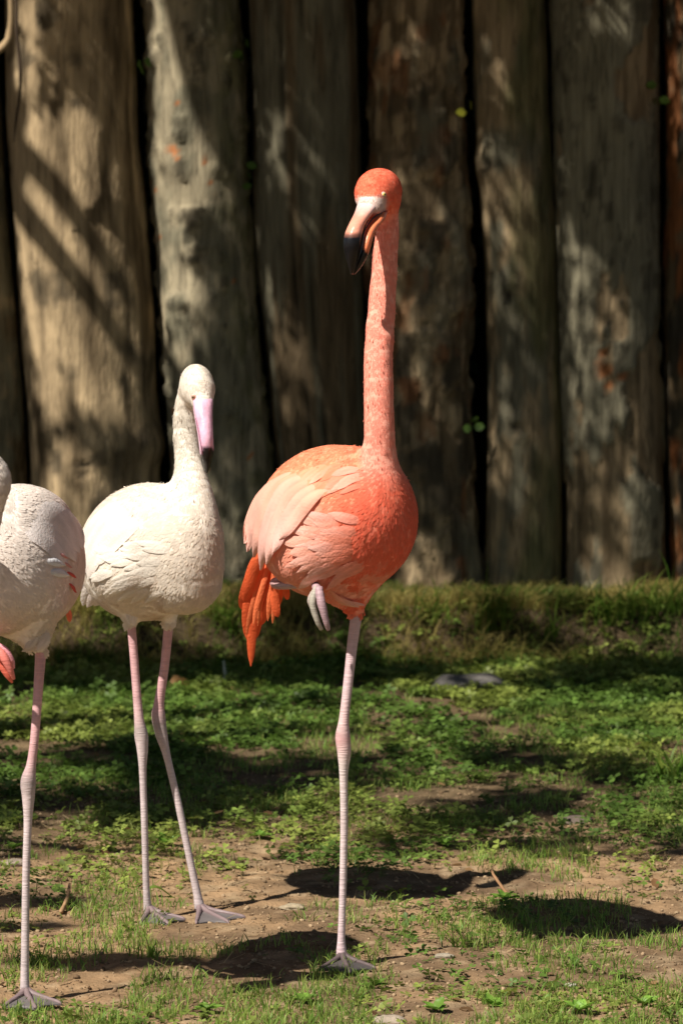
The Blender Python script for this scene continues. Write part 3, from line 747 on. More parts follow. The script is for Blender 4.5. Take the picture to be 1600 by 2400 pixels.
leg_o = [(814, 1370, 7.02, 19), (819, 1400, 7.02, 15), (809, 1480, 7.02, 13), (799, 1570, 7.01, 12), (790, 1650, 7.0, 12.5), (787, 1692, 7.0, 18.5), (790, 1730, 7.0, 17), (789, 1785, 7.0, 10.5), (790, 1900, 7.0, 9.5), (787, 2050, 7.0, 9), (784, 2150, 7.0, 9.5), (784, 2185, 7.0, 13), (786, 2212, 7.0, 15)]
fold_o = [(690, 1290, 7.03, 16), (646, 1330, 7.12, 11), (632, 1340, 7.14, 13), (656, 1346, 7.08, 9), (715, 1340, 6.98, 9.5), (728, 1352, 6.93, 11)]
legcol_f = ([0, .4, .6, 1], [(.5, .28, .27), (.45, .26, .26), (.45, .3, .3), (.45, .3, .32)])
an = at(786, 2212, 7.0)
flow_o = lambda P: np.where((proj(P)[1] < 1075)[:, None], np.array([0, .05, -1.0]), -ax_o[0]*.8+np.array([-.1, 0, -.55]))
def len_o(P):
    px, py = proj(P); return np.where(py < 500, .0045, np.where(py < 1080, .0065, lerp(.010, .016, smooth(1080, 1180, py))))
orange, bo, part = make_bird('flamingo', 'tall coral orange flamingo standing on one leg with raised straight neck', (786, 2226), 7.0, so_,
    (W(480, 1440, 7.1)-np.array([0, .34, 0]), W(1010, 370, 7.1)+np.array([0, .30, 0])), col_o, [(leg_o, legcol_o), (fold_o, legcol_f)], [foot(an, -82, .088, 38, .4)], flow_o, len_o, 62000, .5)  # low foot tone paints in the shadow lying over this foot
# dangling toes of the folded leg
for q, cc in (([(728, 1350, 6.93, 9), (718, 1385, 6.925, 9), (728, 1425, 6.925, 7), (738, 1446, 6.93, 5)], (.40, .37, .31)), ([(732, 1350, 6.925, 10), (738, 1385, 6.915, 11), (748, 1425, 6.915, 8), (754, 1447, 6.92, 5)], (.42, .28, .31)), ([(726, 1352, 6.94, 8), (712, 1378, 6.945, 7), (718, 1400, 6.945, 5)], (.45, .38, .34))):
    p, r = leg_pts(q); V, F = tube(p, r, 18, 10, jitter=.12); part('toe', (V, F, np.clip(np.array(cc)*(.8+.4*fbm(V[:, 0]*150, V[:, 1]*150, V[:, 2]*150, 2))[:, None], 0, 1)), M_LEG)
# bill
def bill_col(V, black_y, pink, slope=0.0, blackc=(.006, .006, .008)):
    px, py = proj(V); t = smooth(-3, 3, py-black_y-slope*(px-810))[:, None]
    return lerp(np.asarray(pink), np.array(blackc), t)
V, F = slices([(452, 826, 876, 6.972, .022), (470, 820, 872, 6.957, .024), (490, 813, 856, 6.936, .022), (512, 802, 840, 6.915, .019), (535, 792, 832, 6.902, .016), (560, 788, 829, 6.897, .014), (585, 792, 824, 6.898, .011), (610, 799, 817, 6.903, .008), (630, 805, 811, 6.908, .004)])
c = bill_col(V, 538, (.82, .34, .24)); px, py = proj(V); c = lerp(np.array([.78, .62, .60]), c, smooth(462, 505, py)[:, None])
part('upper_bill', (V, F, c), M_BILL)
V, F = slices([(486, 862, 890, 6.975, .020), (503, 848, 884, 6.957, .021), (522, 838, 868, 6.935, .020), (545, 833, 857, 6.918, .017), (570, 829, 850, 6.910, .014), (595, 822, 840, 6.908, .011), (615, 814, 828, 6.910, .007), (630, 808, 815, 6.912, .004)])
c = bill_col(V, 540, (.84, .24, .11), slope=1.2); part('lower_bill', (V, F, c), M_BILL)
# gape line, lore and eye
p, r = leg_pts([(878, 488, 6.954, 1.4), (862, 496, 6.936, 1.8), (848, 511, 6.918, 1.8), (836, 532, 6.903, 1.8), (831, 560, 6.895, 1.6), (824, 590, 6.896, 1.3), (813, 622, 6.903, 1)])
V, F = tube(p, r, 30, 6); part('gape_line', (V, F, np.full(V.shape, .03)), M_BILL)
def ball(c, r, sq=(1, 1, 1), n=14):
    th = np.linspace(0, 2*np.pi, n, endpoint=False); ph = np.linspace(.02, np.pi-.02, n)
    T, Ph = np.meshgrid(th, ph, indexing='ij')
    return np.asarray(c)+r*np.stack([np.cos(T)*np.sin(Ph)*sq[0], np.sin(T)*np.sin(Ph)*sq[1], np.cos(Ph)*sq[2]], -1).reshape(-1, 3), grid_faces(n, n, True)
def eye(part, sdf, px, py, Y0, r, iris, ring):
    p = hit(sdf, px, py, Y0)[0]; N = sdf.normal(p[None])[0]
    V, F = ball(p-N*r*.6, r*1.6, (1, .8, 1)); part('eyelid', (V, F, np.broadcast_to(ring, V.shape)), M_LEG)
    V, F = ball(p+N*r*.05, r); d = (V-p-N*r*.05)@N/r
    part('eye', (V, F, lerp(np.array(iris), np.array([.01, .01, .01]), smooth(.84, .9, d)[:, None])), M_BILL)
eye(part, so_, 881, 446, 7.0, .0034, (.75, .62, .18), (.55, .40, .36))
# feathers
def grad(a, b, pw=1.0, edge=None):
    a, b = np.array(a), np.array(b)
    return lambda s, u: lerp(a, b, s**pw)*(1 if edge is None else (1+edge*(abs(u)-.4)))
pale, pinkw, coral, deep = (.94, .44, .29), (.94, .57, .51), (.90, .28, .17), (.88, .14, .045)
# hanging wing tips and tail, deep orange
for q, w_, Yf in (([(615, 1262), (600, 1330), (580, 1430), (576, 1532)], 26, (7.20, 7.26)), ([(606, 1262), (588, 1320), (568, 1400), (566, 1468)], 26, (7.19, 7.25)), ([(600, 1265), (576, 1320), (560, 1370), (554, 1400)], 24, (7.18, 7.24)),
                  ([(625, 1265), (612, 1340), (592, 1410), (586, 1470)], 30, (7.21, 7.27)), ([(632, 1270), (625, 1330), (612, 1390), (594, 1440)], 32, (7.205, 7.26)), ([(640, 1270), (640, 1330), (630, 1380), (612, 1412)], 34, (7.20, 7.25)), ([(612, 1255), (585, 1300), (570, 1350), (560, 1382)], 30, (7.175, 7.22)), ([(645, 1275), (648, 1320), (642, 1350), (632, 1380)], 30, (7.19, 7.23)),
                  ([(628, 1340), (630, 1370), (634, 1400), (638, 1418)], 20, (7.16, 7.17)), ([(652, 1330), (656, 1350), (658, 1365), (660, 1378)], 16, (7.15, 7.15))):
    part('feather', feather_on(so_, 7.05, q, w_, grad((.85, .17, .06), deep), 0, Yfree=Yf, tip=.45), M_FEATH)
for k in range(14):
    t = rng.random(); x0 = lerp(600, 645, t)+rng.normal(0, 4); y0 = 1265+rng.normal(0, 5); x1 = lerp(556, 630, t)+rng.normal(0, 5); y1 = lerp(1490, 1375, t)+rng.normal(0, 22)
    part('feather', feather_on(so_, 7.05, [(x0, y0), (lerp(x0, x1, .4)+5, lerp(y0, y1, .35)), (lerp(x0, x1, .8), lerp(y0, y1, .75)), (x1, y1)], rng.uniform(9, 15), grad((.88, .20, .08), lerp(np.array(deep), np.array((.92, .26, .10)), rng.random())), 0, Yfree=(7.175+.02*rng.random(), 7.20+.05*rng.random()), tip=.6), M_FEATH)
# long pale wing feathers sweeping down to the left
for q, w_ in (([(740, 1085), (680, 1130), (640, 1210), (628, 1290)], 30), ([(725, 1078), (660, 1120), (622, 1210), (612, 1300)], 30), ([(708, 1072), (640, 1120), (604, 1200), (596, 1275)], 28), ([(690, 1068), (626, 1120), (590, 1195), (584, 1262)], 26), ([(672, 1072), (612, 1130), (582, 1195), (576, 1245)], 22),
              ([(752, 1095), (700, 1140), (660, 1205), (642, 1268)], 32), ([(766, 1110), (722, 1145), (682, 1195), (656, 1240)], 32)):
    part('feather', feather_on(so_, 7.05, q, w_, grad(lerp(np.array(orange_back), np.array(pale), rng.random()), lerp(np.array(pale), np.array(pinkw), rng.uniform(.55, 1)), .8, -.16), .004+.003*rng.random(), ns=18), M_FEATH)
def under(sdf, colfun, x, y, Y0):
    p = hit(sdf, x, y, Y0); return np.clip(colfun(p, sdf.normal(p))[0], 0, 1)
# loose coverts on the back
for k in range(84):
    x0 = rng.uniform(668, 848); y0 = rng.uniform(1046, 1200)
    if y0 < 1050+abs(x0-780)*.40 or (x0 > 770 and y0 > 1130) or (x0 > 730 and y0 > 1175): continue
    t = (850-x0)/180; L_ = rng.uniform(55, 95); aa = math.radians(lerp(160, 128, t)+rng.normal(0, 6))
    x1, y1 = x0+L_*math.cos(aa), y0+L_*math.sin(aa)
    cc = under(so_, col_o, x0, y0, 7.05); ce = lerp(cc, np.array((.95, .55, .42)), rng.uniform(.0, .9))
    part('feather', feather_on(so_, 7.05, [(x0, y0), ((x0+x1)/2-4, (y0+y1)/2-4), (x1, y1)], rng.uniform(11, 19), grad(cc, ce, 1.4, -.04), .0012+.0008*rng.random(), ns=10, nw=5, tip=.45, cup=.006, lift=.0006), M_FEATH)
# flank tuft with whitish tips
for k in range(58):
    dd_ = rng.random(); yy = rng.uniform(1192, 1332)
    x1 = lerp(650, 760, dd_)+26*abs((yy-1265)/70)**2+rng.normal(0, 4); L_ = rng.uniform(55, 95); sl = (yy-1262)/70*20
    x0, y0 = x1+L_, yy-8-sl*.6; cc = under(so_, col_o, x0, y0, 7.0)
    ce = lerp(under(so_, col_o, x1+14, yy, 7.0), np.array((.95, .66, .60)), rng.uniform(.25, .9)*(1-.6*dd_))
    part('feather', feather_on(so_, 7.0, [(x0, y0), (x1+L_*.5, yy-6), (x1, yy+sl)], rng.uniform(15, 27), grad(cc, ce, .9, -.05), .0014+.0028*(1-dd_), ns=10, nw=5, tip=.45, cup=.015, lift=.0015), M_FEATH)
# wisps under the belly, by the leg
for q, w_ in (([(750, 1352), (785, 1376), (820, 1384)], 14), ([(770, 1362), (800, 1380), (830, 1380)], 12)):
    part('feather', feather_on(so_, 7.0, q, w_, grad((.84, .32, .20), (.88, .50, .40)), .004, ns=10, nw=5, tip=.5), M_FEATH)

# ---------- white flamingo in the middle
m = mpp(7.44)
ax_w = body_axes(28, 14)
sw = Sdf(); sw.add(ell(W(336, 1268, 7.48), (.175, .110, .123), ax_w))
sw.add(ell(W(418, 1280, 7.40), (.058, .055, .085), ax_w), .05)
sw.add(ell(W(285, 1315, 7.41), (.07, .045, .050), ax_w), .025)
sw.add(cone(W(300, 1388, 7.46), .018, W(301, 1432, 7.46), .010), .014); sw.add(cone(W(391, 1392, 7.47), .016, W(389, 1426, 7.47), .012), .012)
nk_w = [(440, 1335, 7.365, 58), (450, 1265, 7.355, 52), (452, 1190, 7.362, 46), (445, 1120, 7.385, 40), (434, 1060, 7.42, 34), (428, 1000, 7.44, 33), (428, 945, 7.445, 31), (436, 905, 7.435, 30)]
sw.addchain(chain([tuple(W(a, b, c))+(r*m,) for a, b, c, r in nk_w], 18), .055)
sw.add(ell(W(452, 886, 7.415), (.046, .0305, .036), body_axes(12, -25)), .010)
sw.add(cone(W(460, 900, 7.395), .024, W(465, 924, 7.378), .0185), .010)
def col_w(V, N):
    px, py = proj(V); n1 = fbm(V[:, 0]*30, V[:, 1]*30, V[:, 2]*30, 3)[:, None]; n2 = fbm(V[:, 0]*200, V[:, 1]*200, V[:, 2]*130, 2)[:, None]
    c = np.broadcast_to(np.array([.88, .805, .71]), V.shape)
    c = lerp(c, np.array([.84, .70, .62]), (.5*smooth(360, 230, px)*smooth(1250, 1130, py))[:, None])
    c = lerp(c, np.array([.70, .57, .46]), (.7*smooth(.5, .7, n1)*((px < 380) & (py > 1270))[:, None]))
    nk = (smooth(915, 950, py)*smooth(1120, 1010, py))[:, None]
    c = lerp(c, np.array([.70, .64, .55]), nk*.9); c = lerp(c, np.array([.38, .33, .27]), nk*.6*smooth(.58, .68, n2))
    return c*(.93+.14*n2)
legcol_w = ([0, .30, .37, .42, .5, .9, 1], [(.66, .36, .38), (.62, .37, .38), (.54, .38, .38), (.42, .34, .33), (.64, .52, .52), (.52, .44, .45), (.26, .23, .23)])
legA = [(300, 1405, 7.46, 13), (301, 1430, 7.46, 11), (307, 1500, 7.46, 10.5), (313, 1580, 7.455, 10.5), (319, 1650, 7.45, 12), (324, 1688, 7.45, 17), (327, 1722, 7.45, 14), (328, 1780, 7.45, 9), (332, 1900, 7.45, 8.5), (336, 2040, 7.455, 8.5), (340, 2090, 7.46, 11), (343, 2103, 7.46, 13)]
legB = [(392, 1400, 7.48, 14), (388, 1430, 7.48, 12), (378, 1530, 7.485, 11), (366, 1610, 7.49, 12.5), (364, 1645, 7.49, 17), (371, 1688, 7.49, 15), (384, 1740, 7.49, 9.5), (410, 1850, 7.49, 9), (436, 1975, 7.49, 9), (452, 2050, 7.49, 10), (456, 2072, 7.49, 12), (459, 2086, 7.49, 14)]
flow_w = lambda P: np.where((proj(P)[1] < 1180)[:, None], np.array([0, .05, -1.0]), -ax_w[0]*.8+np.array([-.1, 0, -.5]))
def len_w(P):
    px, py = proj(P); return np.where(py < 930, .005, np.where(py < 1150, .007, lerp(.009, .014, smooth(1150, 1250, py))))
a1 = at(343, 2103, 7.46); a2 = at(459, 2086, 7.49)
white, bw, part = make_bird('flamingo', 'white flamingo with pink black-tipped bill standing on both legs, left of the orange one', (400, 2118), 7.46, sw,
    (W(130, 1460, 7.5)-np.array([0, .30, 0]), W(570, 825, 7.5)+np.array([0, .26, 0])), col_w, [(legA, legcol_w), (legB, legcol_w)], [foot(a1, -65, .088, 34, .8), foot(a2, -58, .104, 34, .8)], flow_w, len_w, 54000, .4)
pinkb = (.78, .46, .60)
V, F = slices([(916, 445, 488, 7.375, .017), (926, 443, 489, 7.365, .018), (950, 447, 488, 7.352, .017), (985, 455, 489, 7.338, .015), (1010, 459, 490, 7.332, .014), (1035, 461, 491, 7.333, .013), (1055, 464, 487, 7.338, .012), (1072, 467, 483, 7.346, .009), (1086, 471, 477, 7.355, .004)])
c = bill_col(V, 1046, pinkb, slope=.0); px, py = proj(V); c = lerp(c, np.array([.012, .01, .012]), smooth(-2, 2, py-(1022+.7*np.abs(px-477)))[:, None])
part('upper_bill', (V, F, c), M_BILL)
V, F = slices([(930, 442, 470, 7.385, .012), (960, 447, 474, 7.372, .012), (1000, 454, 478, 7.360, .012), (1040, 459, 480, 7.356, .011), (1065, 463, 479, 7.358, .008), (1084, 469, 476, 7.362, .004)])
part('lower_bill', (V, F, bill_col(V, 1044, (.78, .50, .62), slope=0)), M_BILL)
p, r = leg_pts([(449, 960, 7.342, 1.2), (457, 995, 7.330, 1.7), (462, 1025, 7.324, 1.6), (465, 1045, 7.326, 1.2)]); V, F = tube(p, r, 16, 6); part('gape_line', (V, F, np.broadcast_to(np.array([.36, .16, .24]), V.shape)), M_BILL)
p, r = leg_pts([(463, 932, 7.350, 2.4), (469, 960, 7.338, 2.0), (473, 1000, 7.323, 1.8)]); V, F = tube(p, r, 16, 6); part('bill_ridge', (V, F, np.broadcast_to(np.array([.84, .52, .66]), V.shape)), M_BILL)
eye(part, sw, 445, 912, 7.4, .0038, (.40, .22, .10), (.66, .40, .36))
cream_ = (.84, .75, .64)
for k in range(44):
    dd_ = rng.random(); yy = rng.uniform(1255, 1375)
    x1 = lerp(208, 320, dd_)+26*abs((yy-1312)/62)**2+rng.normal(0, 4); L_ = rng.uniform(45, 80); sl = (yy-1300)/60*14
    x0, y0 = x1+L_, yy-8-sl*.5; cc = under(sw, col_w, x0, y0, 7.42); ce = lerp(cc, np.array((.90, .84, .76)), rng.uniform(.2, .9))
    part('feather', feather_on(sw, 7.42, [(x0, y0), (x1+L_*.5, yy-5), (x1, yy+sl)], rng.uniform(13, 22), grad(cc, ce, 1, -.05), .0012+.0022*(1-dd_), ns=9, nw=5, tip=.5, cup=.012, lift=.001), M_FEATH)
for q, w_ in (([(330, 1140), (262, 1180), (214, 1250), (198, 1318)], 34), ([(345, 1150), (280, 1195), (228, 1260), (206, 1330)], 36), ([(362, 1165), (305, 1205), (252, 1255), (222, 1300)], 38), ([(318, 1135), (250, 1172), (204, 1232), (192, 1290)], 28)):
    part('feather', feather_on(sw, 7.45, q, w_, grad((.88, .80, .73), (.88, .79, .72), 1, -.04), .0014+.001*rng.random(), cup=.02, lift=.0015), M_FEATH)
for q, w_, cc in (([(235, 1325), (205, 1350), (190, 1392)], 26, (.84, .76, .70)), ([(245, 1335), (218, 1360), (200, 1396)], 26, (.84, .74, .68)), ([(250, 1345), (230, 1368), (216, 1392)], 26, (.82, .72, .64)), ([(225, 1318), (200, 1336), (188, 1360)], 22, (.86, .78, .74)), ([(212, 1305), (200, 1318), (192, 1330)], 12, (.75, .20, .18)), ([(262, 1352), (245, 1372), (235, 1388)], 24, (.80, .70, .62))):
    part('feather', feather_on(sw, 7.5, q, w_, grad(cc, cc), 0, ns=9, nw=5, tip=.4, Yfree=(7.56, 7.60)), M_FEATH)
for q, w_ in (([(296, 1405), (296, 1420), (298, 1436)], 16), ([(308, 1405), (309, 1422), (306, 1438)], 14)):
    part('feather', feather_on(sw, 7.45, q, w_, grad((.82, .74, .66), (.84, .76, .70)), 0, ns=7, nw=5, tip=.5, Yfree=(7.435, 7.44)), M_FEATH)

# ---------- flamingo cut by the left edge
m = mpp(6.70)
ax_l = body_axes(-16, 10)
sl_ = Sdf(); sl_.add(ell(W(40, 1290, 6.77), (.175, .100, .119), ax_l))
sl_.add(ell(W(2, 1325, 6.68), (.075, .075, .085), ax_l), .05)
sl_.add(ell(W(60, 1185, 6.75), (.10, .06, .045), ax_l), .03)
sl_.add(cone(W(70, 1410, 6.72), .050, W(93, 1492, 6.72), .010), .03); sl_.add(cone(W(60, 1440, 6.70), .03, W(70, 1480, 6.69), .010), .02)
nk_l = [(-56, 1310, 6.58, 46), (-40, 1225, 6.53, 38), (-20, 1155, 6.495, 33), (-4, 1098, 6.48, 31), (-34, 1062, 6.48, 30), (-90, 1078, 6.47, 29), (-128, 1130, 6.46, 28), (-142, 1180, 6.45, 28)]
sl_.addchain(chain([tuple(W(a, b, c))+(r*m,) for a, b, c, r in nk_l], 20), .012)
sl_.add(ell(W(-144, 1200, 6.44), (.034, .030, .042), body_axes(-20, -30)), .012)
def col_l(V, N):
    px, py = proj(V); n1 = fbm(V[:, 0]*30, V[:, 1]*30, V[:, 2]*30, 3)[:, None]; n2 = fbm(V[:, 0]*120, V[:, 1]*120, V[:, 2]*80, 3)[:, None]
    c = np.broadcast_to(np.array([.90, .82, .76]), V.shape)
    c = lerp(c, np.array([.84, .66, .60]), (.7*smooth(90, 170, px))[:, None])
    nk = (smooth(40, 25, px)*smooth(1240, 1150, py))[:, None]; c = lerp(c, np.array([.72, .66, .60]), nk*.7)
    c = lerp(c, np.array([.76, .66, .52]), (.6*smooth(1340, 1430, py))[:, None])  # belly tinted tan, standing in for light bounced off the soil
    return c*(.93+.14*n2)
leg_l = [(84, 1440, 6.72, 18), (93, 1488, 6.72, 14), (88, 1580, 6.715, 12), (80, 1690, 6.71, 11), (72, 1755, 6.71, 12), (65, 1795, 6.71, 19), (65, 1835, 6.71, 15.5), (64, 1890, 6.71, 10.5), (60, 2000, 6.71, 9.5), (58, 2150, 6.71, 10), (57, 2250, 6.71, 11), (58, 2290, 6.71, 14), (59, 2310, 6.71, 16)]
fold_l = [(-20, 1430, 6.68, 20), (-70, 1470, 6.72, 13), (-60, 1480, 6.68, 12), (-25, 1482, 6.62, 11)]
al = at(59, 2310, 6.71)
flow_l = lambda P: np.where(((proj(P)[0] < 34) & (proj(P)[1] < 1230))[:, None], np.array([.0, .05, -1.0]), -ax_l[0]*.8+np.array([.1, 0, -.4]))
def len_l(P):
    px, py = proj(P); return np.where((px < 34) & (py < 1230), .007, .014)
left, bl, part = make_bird('flamingo', 'pale pinkish white flamingo cut off by the left edge of the picture', (60, 2322), 6.71, sl_,
    (W(-300, 1520, 6.7)-np.array([0, .32, 0]), W(240, 1010, 6.7)+np.array([0, .32, 0])), col_l, [(leg_l, legcol_w), (fold_l, legcol_f)], [foot(al, -75, .088, 38, .75)], flow_l, len_l, 46000, .4)
for q, cc in (([(-25, 1482, 6.62, 12), (5, 1505, 6.61, 12), (22, 1535, 6.61, 9), (32, 1560, 6.615, 4)], (.82, .24, .20)), ([(-25, 1490, 6.63, 12), (-2, 1520, 6.625, 11), (18, 1552, 6.625, 8), (28, 1568, 6.63, 3)], (.80, .18, .12)), ([(-25, 1478, 6.635, 11), (8, 1492, 6.63, 10), (26, 1515, 6.63, 7), (32, 1535, 6.635, 3)], (.80, .34, .38))):
    p, r = leg_pts(q); V, F = tube(p, r, 18, 10); part('toe', (V, F, np.broadcast_to(np.array(cc), V.shape)), M_LEG)
V, F = slices([(1205, -162, -124, 6.42, .015), (1240, -168, -134, 6.41, .014), (1280, -170, -138, 6.405, .012), (1310, -164, -142, 6.41, .008), (1330, -156, -148, 6.415, .004)])
part('upper_bill', (V, F, bill_col(V, 1285, pinkb)), M_BILL)
for q, w_ in (([(40, 1165), (100, 1175), (150, 1215), (178, 1270)], 40), ([(30, 1190), (90, 1200), (140, 1235), (170, 1290)], 40), ([(25, 1220), (75, 1225), (120, 1255), (150, 1300)], 40), ([(60, 1145), (120, 1165), (165, 1210), (186, 1262)], 34)):
    part('feather', feather_on(sl_, 6.72, q, w_, grad((.86, .79, .76), (.87, .78, .75), 1, -.05), .0014+.001*rng.random(), cup=.03, lift=.0015), M_FEATH)
for q, w_, cc in (([(128, 1268), (138, 1275), (146, 1284)], 6, (.74, .36, .34)), ([(138, 1288), (148, 1295), (154, 1304)], 6, (.74, .36, .34)), ([(152, 1312), (160, 1318), (164, 1326)], 7, (.72, .12, .10)), ([(158, 1338), (163, 1346), (164, 1358)], 7, (.72, .12, .10)), ([(100, 1288), (120, 1290), (138, 1300)], 20, (.80, .80, .83)), ([(108, 1312), (130, 1315), (150, 1322)], 20, (.80, .80, .83))):
    part('feather', feather_on(sl_, 6.72, q, w_, grad(cc, cc), .002, ns=8, nw=5, tip=.5), M_FEATH)
for q, w_, cc, Yf in (([(150, 1395), (158, 1410), (160, 1430)], 14, (.82, .20, .12), (6.84, 6.85)), ([(74, 1450), (72, 1465), (74, 1480)], 10, (.82, .25, .18), (6.70, 6.70)), ([(100, 1450), (90, 1475), (50, 1497)], 20, (.70, .60, .48), (6.69, 6.68)), ([(108, 1452), (104, 1475), (84, 1494)], 20, (.74, .64, .52), (6.69, 6.68)), ([(85, 1450), (75, 1475), (56, 1490)], 18, (.72, .62, .50), (6.685, 6.675))):
    part('feather', feather_on(sl_, 6.72, q, w_, grad(cc, cc), 0, ns=9, nw=5, tip=.5, Yfree=Yf), M_FEATH)

# ------------------------------------------------------------------ ground cover
def gpoint(x, y): return np.stack([x, y, ground_z(x, y)], -1)
# soil crumbs
ICO_V = []
ph = (1+5**.5)/2
for a in (-1, 1):
    for b in (-ph, ph): ICO_V += [(0, a, b), (a, b, 0), (b, 0, a)]
ICO_V = np.array(ICO_V)/math.hypot(1, ph)
def hull_faces(V):
    F = []
    n = len(V)
    for i in range(n):
        for j in range(i+1, n):
            for k in range(j+1, n):
                N = np.cross(V[j]-V[i], V[k]-V[i]); d = (V-V[i])@N
                if (d < 1e-6).all(): F.append((i, j, k))
                elif (d > -1e-6).all(): F.append((i, k, j))
    return np.array(F)
ICO_F = hull_faces(ICO_V)
def lumps(P, r, col, flat=.7):
    n = len(P); j = rng.uniform(.7, 1.3, (n, 12, 1)); a = rng.random(n)*6.28
    V = ICO_V[None]*j*np.array([1, 1, flat]); ca, sa = np.cos(a)[:, None], np.sin(a)[:, None]
    V = np.stack([V[..., 0]*ca-V[..., 1]*sa*.8, V[..., 0]*sa+V[..., 1]*ca*.8, V[..., 2]], -1)*r[:, None, None]+P[:, None]
    return V.reshape(-1, 3), (ICO_F[None]+(np.arange(n)*12)[:, None, None]).reshape(-1, 3), np.repeat(col, 12, 0)
n = 34000
x = rng.uniform(-1.4, 1.4, n); y = 6.2+3.0*rng.random(n)**1.3
r = np.clip(.0012*np.exp(rng.normal(0.35, .65, n)), .0008, .0055)
t = rng.random(n)[:, None]; cc = lerp(np.array([.15, .095, .055]), np.array([.36, .26, .16]), t)
P = gpoint(x, y); P[:, 2] += r*.2
V, F, c = lumps(P, r, cc); tag(link('soil_crumbs', mesh_np('soil_crumbs', V, F, c, False, [M_SOILBIT])), 'loose crumbs of brown soil scattered over the bare ground', 'soil', kind='stuff')
# clover mat
def clover_density(x, y):
    px, py = proj(gpoint(x, y)); pat = fbm(x*5, y*3.2, 4., 4); pat2 = fbm(x*16, y*12, 7., 3)
    base = np.interp(py+65*smooth(820, 1050, px)*smooth(1800, 1900, py), [1540, 1580, 1690, 1760, 1860, 1950, 2010, 2050, 2260, 2300, 2352, 2500], [.6, .95, .9, .55, .55, .45, .28, .16, .08, .16, .32, .5])
    d = base*smooth(.36, .57, pat+.22*(base-.5)+.35*(pat2-.5))
    bare = np.exp(-((px-600)/130)**2-((py-1800)/45)**2)+np.exp(-((px-1340)/110)**2-((py-1810)/35)**2)
    return np.clip(d*(1-.9*bare), 0, 1)
n = 120000
x = rng.uniform(-1.75, 1.75, n); y = rng.uniform(6.3, 11.25, n); k = rng.random(n) < clover_density(x, y)
x, y = x[k], y[k]; P = gpoint(x, y); n = len(P)
hue = fbm(x*3, y*3, 11., 3)[:, None]
cc = lerp(np.array([.105, .185, .032]), np.array([.24, .295, .06]), smooth(.35, .65, hue))*rng.uniform(.75, 1.2, (n, 1))
size = np.clip(rng.normal(.0115, .003, n), .006, .02)*np.interp(y, [6.3, 8, 11], [.85, 1, 1.1])
V, F, c = clovers(P, size, cc); tag(link('clover', mesh_np('clover', V, F, c, False, [M_LEAF])), 'low green clover carpeting the ground behind the flamingos', 'clover', kind='stuff')
# short grass
def tufted(n, dens, x0, x1, y0, y1):
    x = rng.uniform(x0, x1, n); y = rng.uniform(y0, y1, n); k = rng.random(n) < dens(x, y); return x[k], y[k]
def grass_density(x, y):
    px, py = proj(gpoint(x, y)); pat = fbm(x*7, y*4, 21., 3)
    base = np.interp(py, [1540, 1700, 2000, 2060, 2120, 2200, 2260, 2310, 2400], [.5, .5, .45, .40, .50, .60, .55, .8, .9])
    return np.clip(base*smooth(.46, .62, pat+.12*(base-.4)), 0, 1)
x, y = tufted(120000, grass_density, -1.7, 1.7, 6.2, 11.0)
# each seed grows a small tuft
m_ = 3; x = np.repeat(x, m_)+rng.normal(0, .006, len(x)*m_); y = np.repeat(y, m_)+rng.normal(0, .008, len(y)*m_)
P = gpoint(x, y); n = len(P)
cc = lerp(np.array([.15, .29, .045]), np.array([.38, .44, .11]), (rng.random(n)**1.6)[:, None])
V, F, c = blades(P, rng.uniform(.008, .034, n)*np.interp(y, [6.3, 8, 11], [1, 1, 1.2]), rng.uniform(.0012, .0028, n), rng.uniform(.1, .9, n), cc)
tag(link('short_grass', mesh_np('short_grass', V, F, c, True, [M_GRASS])), 'short sparse grass growing through the bare soil', 'grass', kind='stuff')
# grass on the bank below the fence
def bank_density(x, y): return (.42+.58*smooth(.42, .58, fbm(x*5, y*6, 33., 3)))*(.5+.5*smooth(.075, .11, bank_h(x, y)))
x, y = tufted(90000, bank_density, -2.1, 2.1, 11.02, 11.85)
P = gpoint(x, y); n = len(P); dry = smooth(.34, .56, fbm(x*4, y*5, 41., 3)+.25*(rng.random(n)-.5))[:, None]
cc = lerp(np.array([.10, .18, .028]), np.array([.44, .36, .12]), dry)*rng.uniform(.7, 1.2, (n, 1))
V, F, c = blades(P, rng.uniform(.03, .12, n)*(.5+1.1*fbm(x*7, y*7, 51., 2))*lerp(.45, 1, smooth(11.55, 11.2, y)), rng.uniform(.0018, .0040, n), rng.uniform(.4, 1.3, n), cc, az=rng.normal(-1.57, .9, n))
tag(link('bank_grass', mesh_np('bank_grass', V, F, c, True, [M_GRASS])), 'half dry grass hanging over the low bank at the foot of the fence', 'grass', kind='stuff')
# bits of straw lying on the soil
n = 5000; x = rng.uniform(-1.7, 1.7, n); y = rng.uniform(6.3, 11.2, n); P = gpoint(x, y); P[:, 2] += .002
a = rng.random(n)*6.28; L_ = rng.uniform(.012, .05, n); d = np.stack([np.cos(a), np.sin(a), rng.normal(.08, .12, n)], -1); w_ = np.stack([-np.sin(a), np.cos(a), np.zeros(n)], -1)*rng.uniform(.0006, .0014, n)[:, None]
V = np.stack([P-w_, P+w_, P+d*L_[:, None]+w_+np.array([0, 0, .002]), P+d*L_[:, None]-w_+np.array([0, 0, .002])], 1).reshape(-1, 3)
cc = lerp(np.array([.22, .15, .08]), np.array([.50, .40, .22]), rng.random((n, 1)))
tag(link('straw_litter', mesh_np('straw_litter', V, np.arange(4*n).reshape(-1, 4), np.repeat(cc, 4, 0), False, [M_GRASS])), 'dry straw and stalk bits littering the soil', 'straw', kind='stuff')
